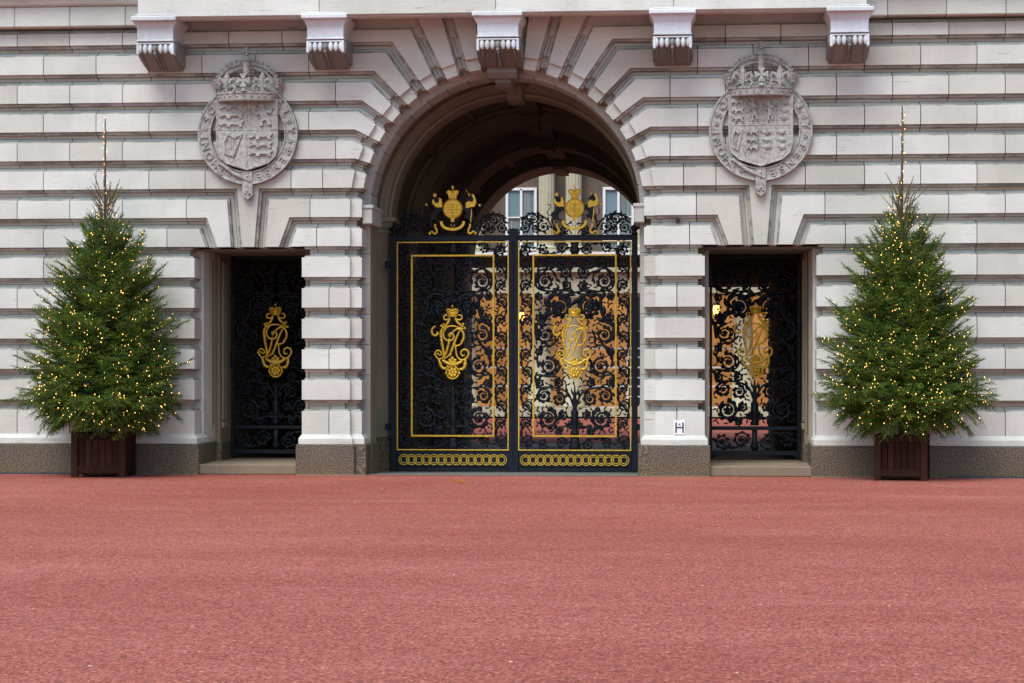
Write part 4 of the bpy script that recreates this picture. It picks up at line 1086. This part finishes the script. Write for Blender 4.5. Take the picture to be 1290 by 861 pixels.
# ------------------------------------------------------------------ courtyard beyond the passages
YC = 40
court = thing('courtyard_building', 'far courtyard front with fluted cream columns seen through the archway', 'building', (0, YC, 0))
w = MB(); w.box(-30, 30, YC, YC+1, 5.6, 14); w.box(-30, 30, YC-.3, YC+1, 5.35, 5.60); w.box(-30, 30, YC+3.5, YC+4, 0, 5.4); w.box(-30, 30, YC-.1, YC+3.6, 4.99, 5.36); w.build('wall', 'brown_stone', court)
w = MB(); w.box(-30, 30, YC-.55, YC+.9, 4.15, 4.85); w.box(-30, 30, YC-.75, YC+.9, 4.851, 5.0); w.box(-30, 30, YC-.8, YC+2, 0, .28); w.build('entablature', 'cream_stone', court)
w = MB(); w.box(-30, 30, YC-.85, YC-.3, 5.42, 5.52); w.build('ledge', 'white_paint', court)
per = 3.30
for n in range(-4, 6):
    wx = -2.83+per*n
    f = MB()
    for a, b, c, d in ((-.53, -.44, 5.62, 7.75), (.44, .53, 5.62, 7.75), (-.04, .04, 5.62, 7.7), (-.44, .44, 7.66, 7.75), (-.44, .44, 5.9, 5.99), (-.44, .44, 5.62, 5.68), (-.44, .44, 6.72, 6.76)):
        f.box(wx+a, wx+b, YC-.10, YC-.02, c, d)
    win = f.build('window', 'white_paint', court)
    g = MB(); g.box(wx+.04, wx+.44, YC-.03, YC-.01, 5.68, 7.66); g.box(wx-.44, wx-.04, YC-.03, YC-.01, 5.68, 6.74); g.build('curtained_pane', 'curtained_glass', win)
    g = MB(); g.box(wx-.44, wx-.04, YC-.03, YC-.01, 6.74, 7.66); g.build('blind_pane', 'blind_glass', win)
    for cxx in (wx+.53+.36, wx+.53+1.27):
        m = MB(); N = 32; P = []
        for i in range(N): a = 2*pi*i/N; r = .27*(1 if i % 2 else .92); P.append((cxx+r*cos(a), YC-.42+r*sin(a)))
        m.vprism(P, 5.75, 9.6); m.box(cxx-.34, cxx+.34, YC-.8, YC-.02, 5.52, 5.62); m.lathe([(.33, 5.62), (.34, 5.68), (.28, 5.75)], cxx, YC-.42, 16)
        m.box(cxx-.36, cxx+.36, YC-.8, YC, 9.6, 9.8)
        m.build('fluted_column', 'cream_stone', court)
for cxx, ww in ((-4.72, .40), (-2.18, .40), (-1.05, .34), (1.6, .36), (4.65, .36), (6.1, .36), (8.3, .36), (-7.6, .4)):
    m = MB(); m.lathe([(ww*1.2, .28), (ww*1.2, .38), (ww, .45), (ww*.95, 2.0), (ww*.86, 3.95), (ww*.95, 3.98), (ww*1.15, 4.15)], cxx, YC-.2, 20); m.build('column', 'cream_stone', court, smooth=True)
# glazed screens, lit from inside
zs = [.28, 1.0, 1.65, 2.3, 4.1]
for n in range(-6, 9):
    x0 = -8.0+1.35*n*1.0+2.0; x1 = x0+1.35
    dark = n in (5,)
    f = MB()
    f.box(x0-.035, x0+.035, YC+.95, YC+1.03, .28, 4.15)
    for z in zs: f.box(x0+.035, x1-.035, YC+.96, YC+1.02, z-.028, z+.028)
    if dark:
        for z in (.65, 1.3, 2.0, 2.9): f.box(x0+.035, x1-.035, YC+.965, YC+1.015, z-.02, z+.02)
    win = f.build('glazed_screen', 'white_paint', court)
    g = MB(); g.box(x0+.036, x1-.036, YC+.98, YC+1.0, .31, 4.13); g.build('pane', 'dark_glass' if dark else 'lit_glass', win)
def lantern(x, y, z, lab, s=1.):
    T = thing('lantern', lab, 'lantern', (x, y, z), 'lit lanterns in the courtyard')
    m = MB(); m.tube3([(x, y, z+.9*s), (x, y, z+.25*s)], .015, 5); m.lathe([(.02, z+.3*s), (.12*s, z+.22*s), (.14*s, z+.17*s)], x, y, 8); m.lathe([(.10*s, z-.19*s), (.05*s, z-.25*s), (.01, z-.3*s)], x, y, 8)
    for k in range(6): a = pi/3*k; m.tube3([(x+.125*s*cos(a), y+.125*s*sin(a), z+.18*s), (x+.10*s*cos(a), y+.10*s*sin(a), z-.2*s)], .008, 4)
    m.build('frame', 'black_metal', T)
    g = MB(); g.lathe([(.07*s, z-.16*s), (.11*s, z), (.09*s, z+.15*s)], x, y, 10); g.build('lamp_glass', 'lamp_glow', T, smooth=True)
lantern(3.75, 39.0, 3.55, 'glowing lantern seen at the left edge of the right side gate', 1.0)
lantern(-2.75, 39.0, 3.35, 'glowing lantern seen through the scrolls beside the central gate stile', .9)
# courtyard side wings enclose the yard
for sg in (-1, 1):
    m = MB(); m.box(*sorted((sg*22, sg*30)), YB, YC, 0, 14)
    tag(m.build('courtyard_wing', 'brown_stone'), 'plain brown wing closing the %s of the courtyard' % ('left side' if sg < 0 else 'right side'), 'building')

# ------------------------------------------------------------------ ground
def sheet(name, x0, x1, y0, y1, z, mat, kind='structure', nx=1, z1=None):
    me = bpy.data.meshes.new(name); me.from_pydata([(x0,y0,z),(x1,y0,z),(x1,y1,z if z1 is None else z1),(x0,y1,z if z1 is None else z1)], [], [(0,1,2,3)]); me.materials.append(MATS[mat])
    o = bpy.data.objects.new(name, me); COL.objects.link(o); o['kind'] = kind; return o
sheet('ground', -900, 900, -900, 900, -.09, 'court_grey')
sheet('forecourt', -60, 60, -35.5, .30, 0, 'red_tarmac')
sheet('unseen_pavement', -60, 60, -75, -35.5, -.03, 'court_grey')  # unseen grey ground behind the camera, added to cut red bounce
sheet('passage_floor', -4.58, 4.58, .30, 2.6, -.0, 'setts', z1=-.066)
sheet('passage_floor', -4.58, 4.58, 2.6, YB, -.066, 'setts')
sheet('courtyard', -60, 60, YB, 80, -.062, 'red_tarmac')
# worn threshold strip of setts across the carriage gate, and the drains along the wall foot
sheet('threshold', -2.2, 2.2, -.05, .30, .004, 'setts')
for a, b in ((-13, -6.35), (6.7, 13)):
    m = MB(); m.box(a, b, -.17, -.082, 0, .022); o = m.build('drain_channel', 'drain_metal'); o['kind'] = 'structure'
for a, b in ((-6.3, -4.6), (4.6, 6.6), (-3.1, -2.05), (2.05, 3.1)): m = MB(); m.box(a, b, -.125, -.082, 0, .012); o = m.build('kerb', 'step_stone'); o['kind'] = 'structure'

# ------------------------------------------------------------------ camera, light, sky
TH = atan(.0826)
cam = bpy.data.cameras.new('camera'); co = bpy.data.objects.new('camera', cam); COL.objects.link(co)
co.location = (2.765, -31.6, 1.6); co.rotation_euler = (pi/2, 0, TH)
cam.lens = 2663/1290*36; cam.sensor_width = 36; cam.shift_y = 34.5/1290; cam.clip_end = 3000
sc.camera = co
EL, AZ = radians(60), radians(203)      # sun high in front of the facade, a little to the left
sun = bpy.data.lights.new('sun', 'SUN'); so = bpy.data.objects.new('sun', sun); COL.objects.link(so)
sun.energy = 1.7; sun.angle = radians(40); sun.color = (.97, 1, .985)
# direction towards the sun: azimuth clockwise from +Y
dx, dy, dz = sin(AZ)*cos(EL), cos(AZ)*cos(EL), sin(EL)
import mathutils
so.rotation_euler = mathutils.Vector((dx, dy, dz)).to_track_quat('Z', 'Y').to_euler()
wd = bpy.data.worlds.new('World'); sc.world = wd; wd.use_nodes = True; nt = wd.node_tree
bg = nt.nodes['Background']; sky = nt.nodes.new('ShaderNodeTexSky'); sky.sky_type = 'NISHITA'; sky.sun_disc = False
sky.sun_elevation = EL; sky.sun_rotation = AZ; sky.dust_density = 2; sky.air_density = 1.0; sky.ozone_density = 1.2
hs = nt.nodes.new('ShaderNodeHueSaturation'); hs.inputs['Saturation'].default_value = .95
nt.links.new(sky.outputs[0], hs.inputs['Color']); nt.links.new(hs.outputs[0], bg.inputs[0]); bg.inputs[1].default_value = .12
vs = sc.view_settings; vs.view_transform = 'Standard'; vs.look = 'None'; vs.exposure = .94; vs.gamma = 1; vs.use_curve_mapping = False
sc.cycles.max_bounces = 6
